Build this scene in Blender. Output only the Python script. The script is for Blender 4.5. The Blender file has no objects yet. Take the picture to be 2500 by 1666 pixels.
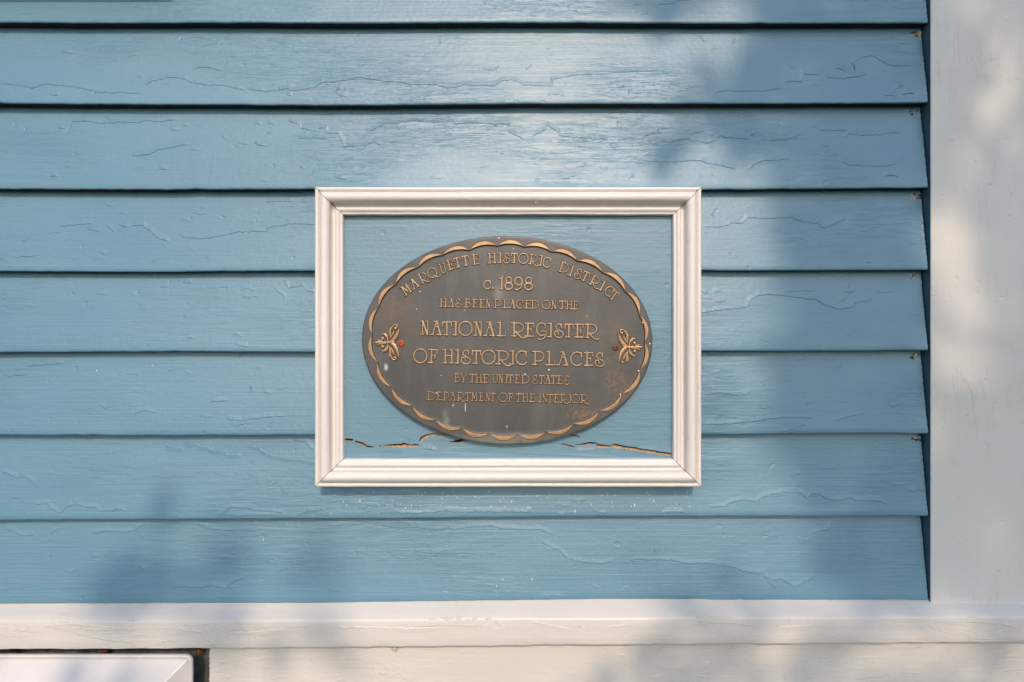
import bpy, bmesh, math, random
import numpy as np
from mathutils import Vector
from mathutils.geometry import delaunay_2d_cdt

random.seed(7)
RNG = np.random.default_rng(11)
scn = bpy.context.scene
COL = scn.collection
R = math.radians

# ------------------------------------------------------------------ camera, sky, sun, exposure
S = 0.59e-3                 # metres of wall per pixel of the photograph (at the wall plane y = 0)
D = 1.475 / (36.0 / 20.0)   # camera to wall plane
ZC = 1.5                    # eye level

cam = bpy.data.cameras.new('camera')
cam.lens = 20.0
cam.sensor_width = 36.0
cam.sensor_fit = 'HORIZONTAL'
cam.clip_start = 0.05
cam.clip_end = 500
co = bpy.data.objects.new('camera', cam)
co.location = (0, -D, ZC)
co.rotation_euler = (R(90), 0, 0)
COL.objects.link(co)
scn.camera = co

SUN = Vector((0.082, -1.0, 0.628)).normalized()      # towards the sun
SUN_EL = math.asin(SUN.z)
SUN_AZ = math.atan2(SUN.x, SUN.y)                    # clockwise from +Y

w = bpy.data.worlds.new('World')
scn.world = w
w.use_nodes = True
nt = w.node_tree
bg = nt.nodes['Background']
sky = nt.nodes.new('ShaderNodeTexSky')
sky.sky_type = 'NISHITA'
sky.sun_disc = False
sky.sun_elevation = SUN_EL
sky.sun_rotation = SUN_AZ
sky.air_density = 1.0
sky.dust_density = 2.2
sky.ozone_density = 2.4
nt.links.new(sky.outputs[0], bg.inputs[0])
bg.inputs[1].default_value = 0.15

sl = bpy.data.lights.new('sun', 'SUN')
sl.energy = 2.05
sl.angle = R(0.53)
sl.color = (1.0, 0.73, 0.52)
so = bpy.data.objects.new('sun', sl)
so.rotation_euler = SUN.to_track_quat('Z', 'Y').to_euler()
so.location = SUN * 20
COL.objects.link(so)

scn.view_settings.view_transform = 'Standard'
scn.view_settings.look = 'None'
scn.view_settings.exposure = 0.14
scn.view_settings.gamma = 1.0


# ------------------------------------------------------------------ helpers
def wx(px, d):
    return (px - 1250.0) * S * (D - d) / D


def wz(py, d):
    return ZC - (py - 833.0) * S * (D - d) / D


def W(px, py, d):
    return (wx(px, d), -d, wz(py, d))


def pxscale(d):
    return S * (D - d) / D


def thing(name, label, cat, loc=(0, 0, 0), group=None):
    o = bpy.data.objects.new(name, None)
    o.location = loc
    o.empty_display_size = 0.05
    o['label'] = label
    o['category'] = cat
    if group:
        o['group'] = group
    COL.objects.link(o)
    return o


def mk(name, verts, faces, mats, parent=None, smooth=False, fmat=None, label=None):
    """one mesh object; verts in world space, stored relative to the top-level parent"""
    me = bpy.data.meshes.new(name)
    off = Vector((0, 0, 0))
    p = parent
    while p is not None:
        off += Vector(p.location)
        p = p.parent
    v = np.asarray(verts, dtype=np.float64) - np.array(off)
    me.from_pydata(v.tolist(), [], faces if isinstance(faces, list) else faces.tolist())
    if not isinstance(mats, (list, tuple)):
        mats = [mats]
    for m in mats:
        me.materials.append(m)
    if fmat is not None:
        me.polygons.foreach_set('material_index', np.asarray(fmat, dtype=np.int32))
    if smooth:
        me.polygons.foreach_set('use_smooth', np.ones(len(me.polygons), dtype=bool))
    me.update()
    o = bpy.data.objects.new(name, me)
    if parent is not None:
        o.parent = parent
    if label:
        o['label'] = label
    COL.objects.link(o)
    return o


class MB:
    def __init__(self):
        self.v = []
        self.f = []
        self.m = []

    def add(self, verts, faces, mat=0):
        b = len(self.v)
        self.v += [tuple(map(float, p)) for p in verts]
        for f in faces:
            self.f.append([int(i) + b for i in f])
            self.m.append(mat)

    def box(self, x0, x1, y0, y1, z0, z1, mat=0, bevel=0.0):
        bm = bmesh.new()
        bmesh.ops.create_cube(bm, size=1.0)
        for v in bm.verts:
            v.co = Vector(((x0 + x1) / 2 + v.co.x * (x1 - x0), (y0 + y1) / 2 + v.co.y * (y1 - y0),
                           (z0 + z1) / 2 + v.co.z * (z1 - z0)))
        if bevel:
            bmesh.ops.bevel(bm, geom=list(bm.edges), offset=bevel, segments=2, affect='EDGES')
        bm.verts.index_update()
        self.add([v.co for v in bm.verts], [[v.index for v in f.verts] for f in bm.faces], mat)
        bm.free()

    def grid(self, P, mat=0, flip=False):
        """P: (rows, cols, 3) array"""
        r, c, _ = P.shape
        idx = np.arange(r * c).reshape(r, c)
        q = np.stack([idx[:-1, :-1], idx[:-1, 1:], idx[1:, 1:], idx[1:, :-1]], -1).reshape(-1, 4)
        if flip:
            q = q[:, ::-1]
        self.add(P.reshape(-1, 3), q, mat)

    def tube(self, pts, rad, n=8, mat=0):
        pts = [Vector(p) for p in pts]
        rings = []
        for i, p in enumerate(pts):
            t = (pts[min(i + 1, len(pts) - 1)] - pts[max(i - 1, 0)]).normalized()
            a = t.orthogonal().normalized()
            b = t.cross(a)
            r = rad[i] if hasattr(rad, '__len__') else rad
            rings.append([p + (a * math.cos(k * 2 * math.pi / n) + b * math.sin(k * 2 * math.pi / n)) * r for k in range(n)])
        vs = [q for r_ in rings for q in r_]
        fs = []
        for i in range(len(pts) - 1):
            for k in range(n):
                fs.append([i * n + k, i * n + (k + 1) % n, (i + 1) * n + (k + 1) % n, (i + 1) * n + k])
        fs.append(list(range(n))[::-1])
        fs.append([(len(pts) - 1) * n + k for k in range(n)])
        self.add(vs, fs, mat)

    def build(self, name, mats, parent=None, smooth=False, label=None):
        return mk(name, self.v, self.f, mats, parent, smooth, self.m, label)


def noise1(x, seed, waves):
    """smooth 1-D noise: sum of sines; waves = [(wavelength, amplitude)]"""
    r = np.random.default_rng(seed)
    out = np.zeros_like(x, dtype=float)
    for wl, a in waves:
        for k in range(4):
            out += a * 0.5 * np.sin(x * 2 * math.pi / (wl * r.uniform(0.6, 1.6)) + r.uniform(0, 6.28))
    return out


def noise2(X, Z, seed, lx, lz, amp, n=10):
    r = np.random.default_rng(seed)
    out = np.zeros_like(X, dtype=float)
    for k in range(n):
        kx = 2 * math.pi / (lx * r.uniform(0.5, 2.0)) * r.choice([-1, 1])
        kz = 2 * math.pi / (lz * r.uniform(0.5, 2.0))
        out += np.sin(X * kx + Z * kz + r.uniform(0, 6.28))
    return out * amp / math.sqrt(n)


# ------------------------------------------------------------------ materials
def nodes_of(name):
    m = bpy.data.materials.new(name)
    m.use_nodes = True
    t = m.node_tree
    return m, t, t.nodes['Principled BSDF']


class NB:
    def __init__(self, t):
        self.t = t

    def n(self, kind, **kw):
        nd = self.t.nodes.new(kind)
        for k, v in kw.items():
            setattr(nd, k, v)
        return nd

    def l(self, a, b):
        self.t.links.new(a, b)

    def pos(self, sx, sy, sz):
        g = self.n('ShaderNodeNewGeometry')
        m = self.n('ShaderNodeMapping')
        m.inputs['Scale'].default_value = (sx, sy, sz)
        self.l(g.outputs['Position'], m.inputs['Vector'])
        return m.outputs['Vector']

    def noise(self, vec, scale=1.0, detail=3.0, rough=0.5, dist=0.0):
        n = self.n('ShaderNodeTexNoise')
        n.inputs['Scale'].default_value = scale
        n.inputs['Detail'].default_value = detail
        n.inputs['Roughness'].default_value = rough
        n.inputs['Distortion'].default_value = dist
        self.l(vec, n.inputs['Vector'])
        return n.outputs['Fac']

    def ramp(self, fac, stops):
        r = self.n('ShaderNodeValToRGB')
        e = r.color_ramp.elements
        while len(e) < len(stops):
            e.new(0.5)
        for el, (p, c) in zip(e, stops):
            el.position = p
            el.color = c if len(c) == 4 else (*c, 1)
        self.l(fac, r.inputs['Fac'])
        return r.outputs['Color']

    def step(self, fac, a, b):
        r = self.n('ShaderNodeMapRange', interpolation_type='SMOOTHSTEP')
        r.inputs['From Min'].default_value = a
        r.inputs['From Max'].default_value = b
        self.l(fac, r.inputs['Value'])
        return r.outputs['Result']

    def math(self, op, a, b):
        m = self.n('ShaderNodeMath', operation=op)
        for i, q in enumerate((a, b)):
            if isinstance(q, (int, float)):
                m.inputs[i].default_value = q
            else:
                self.l(q, m.inputs[i])
        return m.outputs[0]

    def mix(self, fac, a, b, blend='MIX'):
        m = self.n('ShaderNodeMix', data_type='RGBA', blend_type=blend)
        for sock, q in ((m.inputs['Factor'], fac), (m.inputs['A'], a), (m.inputs['B'], b)):
            if isinstance(q, (int, float)):
                sock.default_value = q
            elif isinstance(q, tuple):
                sock.default_value = q if len(q) == 4 else (*q, 1)
            else:
                self.l(q, sock)
        return m.outputs['Result']

    def bump(self, h, dist, strength=1.0, prev=None):
        b = self.n('ShaderNodeBump')
        b.inputs['Strength'].default_value = strength
        b.inputs['Distance'].default_value = dist
        self.l(h, b.inputs['Height'])
        if prev is not None:
            self.l(prev, b.inputs['Normal'])
        return b.outputs['Normal']


def painted(name, base, dark, light, along='x', rough=0.42, flakes=0.0005, strokes=0.0004, spec=0.5):
    """old brushed house paint: brush marks along the board, layered flakes, pits, faint grime"""
    m, t, p = nodes_of(name)
    b = NB(t)
    a, c = (5.0, 300.0)
    stroke = b.noise(b.pos(a, a, c) if along == 'x' else b.pos(c, a, a), 1.0, 4, 0.6, 0.4)
    stroke2 = b.noise(b.pos(14, 14, 120) if along == 'x' else b.pos(120, 14, 14), 1.0, 3, 0.5, 0.6)
    peel = b.noise(b.pos(1, 1, 1), 160.0, 3, 0.55)
    fl = b.noise(b.pos(7, 7, 26) if along == 'x' else b.pos(26, 7, 7), 1.0, 5, 0.62, 0.5)
    area = b.step(b.noise(b.pos(3, 3, 6), 1.0, 2, 0.5), 0.42, 0.62)
    fl_s = b.math('MULTIPLY', b.math('ADD', b.step(fl, 0.52, 0.535), b.step(fl, 0.64, 0.655)), area)
    pit = b.step(b.noise(b.pos(1, 1, 1), 70.0, 1, 0.4), 0.73, 0.80)
    nrm = b.bump(stroke, strokes, 1.0)
    nrm = b.bump(b.math('MULTIPLY', stroke2, area), strokes * 2.2, 1.0, nrm)
    nrm = b.bump(peel, 0.00036 if along == 'x' else 0.00026, 1.0, nrm)
    check = b.noise(b.pos(9, 9, 170) if along == 'x' else b.pos(170, 9, 9), 1.0, 5, 0.7, 1.2)
    check = b.step(b.math('ABSOLUTE', b.math('SUBTRACT', check, 0.5), 0.0), 0.0, 0.018)
    nrm = b.bump(b.math('MULTIPLY', check, area), strokes * 0.22, 1.0, nrm)
    nrm = b.bump(fl_s, flakes, 1.0, nrm)
    nrm = b.bump(pit, -0.0004, 1.0, nrm)
    b.l(nrm, p.inputs['Normal'])
    big = b.noise(b.pos(2.5, 2.5, 5), 1.0, 3, 0.5)
    colr = b.mix(b.step(big, 0.3, 0.7), dark, light)
    colr = b.mix(b.math('MULTIPLY', b.step(stroke, 0.35, 0.75), 0.35), colr, base)
    worn = b.math('MULTIPLY', b.step(b.noise(b.pos(5, 5, 11), 1.0, 6, 0.7, 0.8), 0.54, 0.74), 0.16)
    colr = b.mix(worn, colr, tuple(0.55 * q + 0.16 for q in base))
    dirt = b.math('MULTIPLY', b.step(b.noise(b.pos(30, 30, 46), 1.0, 5, 0.75), 0.60, 0.76), 0.22)
    colr = b.mix(dirt, colr, tuple(0.55 * q + 0.012 for q in base))
    b.l(colr, p.inputs['Base Color'])
    rr = b.math('ADD', b.math('MULTIPLY', stroke2, 0.14), rough - 0.07)
    b.l(rr, p.inputs['Roughness'])
    p.inputs['Specular IOR Level'].default_value = spec
    return m


BLUE = painted('blue_paint', (0.108, 0.262, 0.389), (0.096, 0.243, 0.366), (0.121, 0.278, 0.405), 'x', 0.44, 0.00022, 0.00045, 0.95)
BLUE_PANEL = painted('blue_panel_paint', (0.13, 0.275, 0.385), (0.122, 0.265, 0.375), (0.138, 0.285, 0.397), 'x', 0.46, 0.0, 0.00035, 0.8)
BLUE_SHADED = painted('blue_edge_shade', (0.045, 0.125, 0.18), (0.04, 0.115, 0.165), (0.05, 0.135, 0.19), 'z', 0.6)  # siding blue darkened to hold the shade of the narrow slot
WHITE = painted('white_paint', (0.635, 0.645, 0.64), (0.605, 0.615, 0.61), (0.665, 0.675, 0.67), 'x', 0.42, 0.0004, 0.0003)
WHITE_V = painted('white_corner_paint', (0.65, 0.67, 0.67), (0.62, 0.64, 0.64), (0.68, 0.70, 0.70), 'z', 0.45, 0.0004, 0.0002)
FRAME_X = painted('frame_paint_level', (0.745, 0.735, 0.735), (0.715, 0.705, 0.705), (0.77, 0.76, 0.76), 'x', 0.38, 0.00008, 0.00006)
FRAME_Z = painted('frame_paint_upright', (0.745, 0.735, 0.735), (0.715, 0.705, 0.705), (0.77, 0.76, 0.76), 'z', 0.38, 0.00008, 0.00006)


def simple(name, colr, rough=0.6, metal=0.0, var=0.25, scale=60.0, bump=0.0003):
    m, t, p = nodes_of(name)
    b = NB(t)
    n = b.noise(b.pos(1, 1, 1), scale, 4, 0.6)
    d = tuple(c * (1 - var) for c in colr)
    l = tuple(min(1, c * (1 + var)) for c in colr)
    b.l(b.mix(b.step(n, 0.3, 0.7), d, l), p.inputs['Base Color'])
    b.l(b.bump(n, bump), p.inputs['Normal'])
    p.inputs['Roughness'].default_value = rough
    p.inputs['Metallic'].default_value = metal
    return m


BUTT = simple('dark_board_underside', (0.012, 0.014, 0.015), 0.85, 0, 0.5, 90, 0.0008)  # near-black colour on the undersides of the clapboards
RAWWOOD = simple('split_raw_wood', (0.58, 0.38, 0.21), 0.8, 0, 0.45, 300, 0.0006)
OLDWOOD = simple('dark_old_wood', (0.055, 0.032, 0.02), 0.9, 0, 0.5, 200, 0.0006)
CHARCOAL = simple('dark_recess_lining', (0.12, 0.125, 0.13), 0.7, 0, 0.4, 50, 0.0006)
RUST = simple('rusty_steel', (0.48, 0.125, 0.03), 0.7, 0.1, 0.45, 500, 0.0003)
DARKRUST = simple('dark_rusted_steel', (0.20, 0.075, 0.055), 0.65, 0.1, 0.4, 500, 0.0003)
SPECK = simple('white_paint_fleck', (0.8, 0.79, 0.76), 0.6, 0, 0.05, 60, 0.0)
COCOON = simple('cream_cocoon_silk', (0.62, 0.52, 0.36), 0.8, 0, 0.3, 900, 0.0005)
ENAMEL = simple('white_vent_enamel', (0.64, 0.655, 0.68), 0.3, 0, 0.03, 20, 0.0)
CONCRETE = simple('foundation_stone', (0.30, 0.29, 0.27), 0.9, 0, 0.3, 20, 0.002)
GLASS = simple('window_glass', (0.03, 0.035, 0.04), 0.05, 0, 0.1, 5, 0.0)
BARK = simple('tree_bark', (0.12, 0.09, 0.065), 0.95, 0, 0.4, 18, 0.01)


def leaf_mat():
    m, t, p = nodes_of('green_leaf')
    b = NB(t)
    n = b.noise(b.pos(1, 1, 1), 2.0, 2, 0.5)
    c = b.mix(b.step(n, 0.3, 0.7), (0.045, 0.085, 0.022), (0.075, 0.12, 0.03))
    b.l(c, p.inputs['Base Color'])
    p.inputs['Roughness'].default_value = 0.55
    return m


LEAF = leaf_mat()


def plate_mat():
    """dark brown-grey bronze patina: rusty runs, pale mineral bloom, worn bright patches"""
    m, t, p = nodes_of('bronze_patina')
    b = NB(t)
    n1 = b.noise(b.pos(1, 1, 1), 14.0, 5, 0.6)
    n2 = b.noise(b.pos(40, 1, 9), 1.0, 4, 0.6, 0.3)
    fine = b.noise(b.pos(1, 1, 1), 260.0, 4, 0.7)
    c = b.mix(b.step(n1, 0.3, 0.7), (0.077, 0.083, 0.091), (0.102, 0.106, 0.112))
    c = b.mix(b.math('MULTIPLY', b.step(n2, 0.5, 0.72), 0.30), c, (0.17, 0.175, 0.17))
    c = b.mix(b.math('MULTIPLY', b.step(fine, 0.42, 0.72), 0.4), c, (0.085, 0.082, 0.08))

    def spot(px, py, rx, ry, colr, amt, nscale=90.0, lo=0.35, hi=0.65):
        nonlocal c
        X, _, Z = W(px, py, 0.045)
        g = b.n('ShaderNodeNewGeometry')
        mp = b.n('ShaderNodeMapping', vector_type='POINT')
        sx, sz = 1 / (rx * S), 1 / (ry * S)
        mp.inputs['Location'].default_value = (-X * sx, 0, -Z * sz)
        mp.inputs['Scale'].default_value = (sx, 0, sz)
        b.l(g.outputs['Position'], mp.inputs['Vector'])
        ln = b.n('ShaderNodeVectorMath', operation='LENGTH')
        b.l(mp.outputs['Vector'], ln.inputs[0])
        f = b.step(ln.outputs['Value'], 1.0, 0.15)
        f = b.math('MULTIPLY', f, b.math('MULTIPLY', b.step(b.noise(b.pos(1, 1, 1), nscale, 4, 0.65), lo, hi), amt))
        c = b.mix(f, c, colr)

    spot(970, 755, 80, 60, (0.20, 0.115, 0.075), 0.4)
    spot(1000, 850, 60, 110, (0.14, 0.11, 0.09), 0.4)
    spot(1500, 850, 40, 110, (0.17, 0.125, 0.085), 0.55)
    spot(1505, 935, 45, 45, (0.32, 0.18, 0.085), 0.45, 170, 0.45, 0.6)
    spot(1560, 960, 70, 60, (0.26, 0.15, 0.08), 0.4, 200, 0.4, 0.65)
    spot(1425, 1012, 60, 26, (0.36, 0.21, 0.10), 0.6, 170, 0.40, 0.66)
    spot(1088, 1024, 12, 36, (0.26, 0.36, 0.33), 0.5, 60, 0.3, 0.6)
    spot(1230, 1075, 210, 26, (0.24, 0.27, 0.24), 0.6, 50, 0.25, 0.6)
    spot(941, 897, 7, 12, (0.46, 0.52, 0.60), 0.95, 30, 0.0, 0.2)
    spot(1218, 715, 18, 30, (0.24, 0.25, 0.24), 0.5, 60, 0.2, 0.5)
    b.l(c, p.inputs['Base Color'])
    b.l(b.bump(fine, 0.00025), p.inputs['Normal'])
    p.inputs['Roughness'].default_value = 0.43
    p.inputs['Metallic'].default_value = 0.25
    return m


def relief_mat(name, top, side):
    """cast relief: polished bright on the high faces, dark patina down the flanks (worn by height)"""
    m, t, p = nodes_of(name)
    b = NB(t)
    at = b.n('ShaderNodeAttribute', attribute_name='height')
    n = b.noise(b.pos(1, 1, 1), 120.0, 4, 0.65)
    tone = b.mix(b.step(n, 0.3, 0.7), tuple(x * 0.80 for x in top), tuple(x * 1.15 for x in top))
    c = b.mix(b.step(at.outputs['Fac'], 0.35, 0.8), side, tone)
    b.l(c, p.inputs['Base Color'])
    b.l(b.bump(n, 0.0002), p.inputs['Normal'])
    p.inputs['Roughness'].default_value = 0.40
    p.inputs['Metallic'].default_value = 0.5
    return m


PATINA = plate_mat()
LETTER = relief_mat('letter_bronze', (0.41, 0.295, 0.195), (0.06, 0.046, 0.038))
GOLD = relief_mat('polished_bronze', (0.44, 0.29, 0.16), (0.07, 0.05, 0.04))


# ------------------------------------------------------------------ the house wall
# lower edges of the clapboards, (pixel x, pixel y) along each lap line
LINES = [
    [(-3400, 52), (0, 54.4), (600, 56.2), (1400, 55.4), (1700, 56.6), (2300, 56.8)],
    [(-3400, 250), (0, 253), (600, 256.5), (1400, 253.5), (1700, 253), (2300, 251)],
    [(-3400, 464), (0, 461.7), (750, 462.7), (1715, 462.5), (2300, 459)],
    [(-3400, 668), (0, 663.3), (765, 662.6), (1715, 661.4), (2300, 659.5)],
    [(-3400, 868), (0, 861), (350, 858.5), (765, 859.5), (1715, 857), (2300, 857)],
    [(-3400, 1076), (0, 1063.3), (765, 1062.6), (1712, 1060.5), (2300, 1059.5)],
    [(-3400, 1290), (0, 1271), (750, 1267), (1500, 1262), (2300, 1260)],
    [(-3400, 1492), (0, 1475), (750, 1472.5), (1500, 1463.5), (2300, 1466)],
]
for k in range(1, 6):
    LINES.insert(0, [(x, y - 200.0) for x, y in LINES[0]])
NEXTRA = 5
DB, DT = 0.0185, 0.003          # how far a board's lower edge / covered top stands off the wall plane
XEND = wx(2265, DB)             # where the boards stop short of the corner board
XLEFT = -2.0


def line_z(i, X):
    pts = LINES[i]
    xs = np.array([wx(p[0], DB) for p in pts])
    zs = np.array([wz(p[1], DB) for p in pts])
    return np.interp(X, xs, zs)


def board_d(i, X, Z):
    """stand-off of the face of the board whose lower edge is line i"""
    zb = line_z(i, X)
    return DB - (DB - DT) * (Z - zb) / 0.1185


wall = thing('house_wall', 'blue clapboard house wall with white corner board and white ledge below', 'wall', (0, 0, 0))

# ridges of cracked and layered paint, traced on each board: (zoom x0, y0, scale, height, [points])
CR = {}


def crack(board, x0, y0, sc, pts, h=0.9, light=False):
    CR.setdefault(board, []).append(([(x0 + a / sc, y0 + c / sc) for a, c in pts], h * 1e-3, light))


def cracks(board, x0, y0, sc, h, *polys):
    for p in polys:
        crack(board, x0, y0, sc, p, h)


cracks(1, 0, 0, 3.361, 0.9,
       [(0, 700), (150, 708), (290, 738), (370, 705), (470, 710), (600, 720), (720, 745), (830, 775), (1000, 775), (1220, 785)],
       [(1200, 715), (1250, 675), (1330, 660), (1370, 638), (1500, 650), (1590, 690), (1660, 695), (1720, 715), (1800, 705), (1900, 730), (2010, 748)],
       [(1570, 580), (1640, 555), (1740, 560), (1830, 588)], [(425, 785), (460, 800), (520, 795)], [(480, 425), (590, 435)],
       [(1130, 640), (1200, 645)])
cracks(1, 600, 0, 2.941, 0.9,
       [(20, 650), (150, 670), (280, 650), (350, 660), (420, 658), (500, 640), (555, 597), (630, 600), (760, 575), (820, 565), (890, 575), (980, 590),
        (1080, 595), (1200, 618), (1360, 615), (1440, 640), (1510, 640), (1570, 612), (1640, 628), (1790, 625), (1840, 588), (1900, 580), (1940, 590),
        (1990, 620), (2130, 628), (2200, 630), (2210, 575), (2300, 560), (2400, 540), (2560, 538), (2660, 525), (2890, 515), (2960, 510)],
       [(655, 690), (660, 655), (690, 650), (700, 665)], [(660, 690), (720, 712), (745, 705)], [(300, 695), (345, 700)])
cracks(1, 1200, 0, 2.941, 0.9, [(1270, 655), (1285, 620), (1350, 625)], [(1370, 650), (1440, 640), (1490, 625)],
       [(1580, 685), (1660, 665), (1850, 668), (1990, 660), (2080, 645)])
cracks(1, 1200, 0, 2.941, 1.5, [(978, 700), (985, 670), (1005, 655)], [(1010, 678), (1040, 688), (1075, 685)])
cracks(1, 1700, 0, 3.267, 1.0, [(680, 690), (700, 665), (840, 660), (855, 595), (910, 600), (990, 600)],
       [(1020, 620), (1170, 635), (1330, 610), (1360, 590)],
       [(1260, 570), (1265, 500), (1310, 460), (1400, 440), (1450, 460), (1520, 510), (1600, 530), (1720, 525)],
       [(1610, 365), (1640, 335), (1740, 340)], [(1095, 590), (1120, 540), (1200, 575)])
cracks(1, 1700, 0, 3.267, 1.6, [(1560, 735), (1600, 705), (1640, 700)], [(1620, 765), (1720, 760)])
cracks(2, 600, 0, 2.941, 1.1, [(50, 880), (100, 885)], [(140, 880), (195, 882)],
       [(290, 858), (355, 875), (385, 920), (470, 925), (490, 940)],
       [(510, 915), (565, 910), (575, 950), (660, 955), (680, 1000), (705, 1050), (850, 1048), (920, 1015), (980, 1050)],
       [(850, 935), (890, 935), (960, 900), (1000, 878), (1090, 880), (1110, 862), (1140, 870), (1190, 855), (1240, 862), (1360, 870), (1490, 862),
        (1505, 882), (1590, 875), (1650, 870), (1770, 880), (1800, 892), (1820, 878), (1880, 885), (1885, 940), (2000, 1000)],
       [(2060, 980), (2120, 940), (2150, 925), (2165, 890), (2185, 905), (2240, 940), (2250, 970), (2353, 985), (2600, 1000)],
       [(365, 990), (480, 990), (600, 1000)], [(50, 1020), (90, 1045), (160, 1045)], [(630, 1280), (690, 1290), (730, 1305)], [(820, 1212), (870, 1208)],
       [(390, 1208), (440, 1222)])
cracks(2, 1200, 0, 2.941, 1.0, [(1080, 1000), (1130, 960), (1200, 925), (1310, 910)], [(1120, 970), (1170, 950), (1240, 948)],
       [(1160, 1040), (1220, 1010), (1290, 1020), (1390, 1000), (1460, 1010), (1540, 1025), (1610, 1010), (1640, 970), (1700, 985), (1850, 995), (1870, 960), (1930, 950)],
       [(1980, 1005), (2120, 1000), (2170, 985), (2220, 970)], [(1440, 990), (1455, 950), (1530, 940)],
       [(1080, 1160), (1180, 1170), (1310, 1170), (1400, 1160), (1500, 1160), (1540, 1180), (1620, 1190), (1750, 1225)],
       [(1830, 1230), (1880, 1190), (1940, 1160), (2140, 1150)], [(610, 1205), (690, 1200)], [(500, 1300), (600, 1275), (605, 1245)])
cracks(2, 1200, 0, 2.941, 1.8, [(980, 1292), (1000, 1282), (1022, 1285)], [(62, 1108), (88, 1108)])
cracks(2, 1700, 0, 3.267, 1.0, [(560, 1115), (700, 1110), (760, 1100), (800, 1085)], [(925, 1000), (980, 1010)], [(990, 1030), (1230, 1035)],
       [(1180, 1105), (1230, 1060), (1290, 1070), (1480, 1075), (1530, 1055), (1640, 1055)],
       [(1150, 1290), (1200, 1320), (1340, 1330), (1500, 1335), (1600, 1310)], [(1000, 1160), (1070, 1165)])
cracks(2, 1700, 0, 3.267, 1.6, [(1470, 1415), (1540, 1410), (1600, 1420)])
cracks(2, 0, 240, 2.941, 1.0,
       [(490, 160), (600, 155), (700, 170), (850, 162), (970, 165), (1010, 150), (1150, 160), (1190, 145), (1250, 150)], [(390, 205), (450, 215)],
       [(950, 420), (985, 415), (1060, 410), (1130, 375), (1250, 350), (1350, 330)], [(1200, 225), (1270, 225)], [(1290, 190), (1340, 195)],
       [(1360, 372), (1440, 378)], [(1150, 515), (1220, 520)], [(1580, 280), (1625, 285)])
cracks(2, 0, 240, 2.941, 1.8, [(375, 572), (400, 566), (435, 575)])
cracks(3, 0, 240, 2.941, 0.9,
       [(420, 920), (500, 915), (560, 905), (640, 905)], [(600, 890), (650, 905)], [(620, 940), (720, 962)], [(750, 905), (810, 960)],
       [(840, 910), (920, 930)], [(940, 915), (1020, 915), (1070, 950), (1140, 1010), (1220, 1035)],
       [(1290, 990), (1350, 1005), (1430, 1010), (1530, 1000), (1620, 980), (1700, 965), (1780, 960), (1910, 955), (1940, 925), (2030, 915), (2060, 905), (2150, 900), (2270, 912)],
       [(1890, 745), (1960, 740), (2080, 735), (2100, 745)], [(2150, 750), (2200, 735)], [(720, 1110), (780, 1125)], [(110, 1150), (260, 1140)])
cracks(3, 1500, 440, 2.529, 1.0,
       [(550, 290), (640, 290), (700, 280), (720, 265), (790, 270), (830, 232), (940, 235), (1110, 232), (1150, 255), (1250, 265), (1300, 300), (1350, 275), (1440, 240)],
       [(1730, 505), (1770, 508)], [(1540, 515), (1570, 510)])
cracks(4, 1500, 440, 2.529, 1.0,
       [(540, 820), (700, 800), (820, 790), (850, 740), (880, 718), (970, 705), (1060, 715), (1150, 725), (1250, 740), (1310, 775), (1400, 800), (1470, 790), (1500, 755), (1600, 740)],
       [(1050, 690), (1120, 690)], [(1120, 682), (1250, 685)], [(1630, 690), (1740, 690)], [(620, 690), (670, 688)], [(620, 752), (690, 752)],
       [(540, 690), (590, 700)], [(1420, 695), (1500, 690)])
cracks(4, 0, 640, 2.941, 1.0, [(1290, 148), (1375, 148)], [(1130, 185), (1190, 182)], [(2020, 130), (2060, 185), (2160, 172), (2200, 210), (2262, 220)],
       [(1700, 590), (1800, 615)], [(980, 305), (1010, 310)], [(1960, 190), (2010, 230), (2040, 265)], [(1350, 548), (1410, 550)])
cracks(5, 0, 640, 2.941, 0.9, [(165, 755), (230, 745), (330, 740), (440, 730)], [(0, 825), (140, 820), (180, 805)], [(970, 1090), (1040, 1072), (1130, 1080)],
       [(1630, 1125), (1740, 1140), (1830, 1125), (1940, 1115), (2050, 1105)], [(1500, 1010), (1640, 995)], [(1890, 940), (1960, 950)])
cracks(5, 1500, 1000, 2.941, 0.9, [(640, 110), (840, 100), (1000, 85), (1120, 65), (1270, 55), (1410, 60)], [(1570, 80), (1660, 55), (1800, 25)])
cracks(5, 1500, 440, 2.529, 1.0, [(550, 1330), (620, 1320), (680, 1315), (760, 1335), (840, 1320)], [(1140, 1120), (1200, 1110)], [(1300, 1110), (1370, 1110)])
cracks(6, 0, 1040, 2.941, 1.0, [(2090, 115), (2180, 120), (2240, 190)],
       [(0, 335), (130, 375), (190, 370), (260, 430)],
       [(260, 560), (350, 555), (430, 620), (460, 615), (510, 570), (570, 562), (620, 580), (700, 580), (740, 605), (830, 605), (860, 590), (920, 610)],
       [(1590, 640), (1640, 600), (1670, 582), (1800, 590), (1870, 605), (2030, 615), (2050, 640)], [(2140, 635), (2240, 605), (2353, 605)])
for p in ([(1170, 130), (1200, 150), (1290, 160), (1310, 130), (1380, 125), (1420, 150), (1480, 150), (1500, 175), (1600, 180), (1625, 210), (1720, 205)],
          [(1760, 140), (1840, 150), (1880, 185), (1950, 210), (2060, 235), (2200, 245), (2262, 258)]):
    crack(6, 0, 1040, 2.941, p, 1.2, True)
crack(5, 0, 640, 2.941, [(945, 1165), (980, 1205), (1100, 1232)], 1.0, True)
crack(4, 0, 640, 2.941, [(120, 605), (300, 600), (430, 610), (600, 610), (800, 605), (970, 605)], 0.7, True)
crack(3, 0, 240, 2.941, [(430, 1195), (690, 1190), (860, 1195)], 0.7, True)
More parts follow.
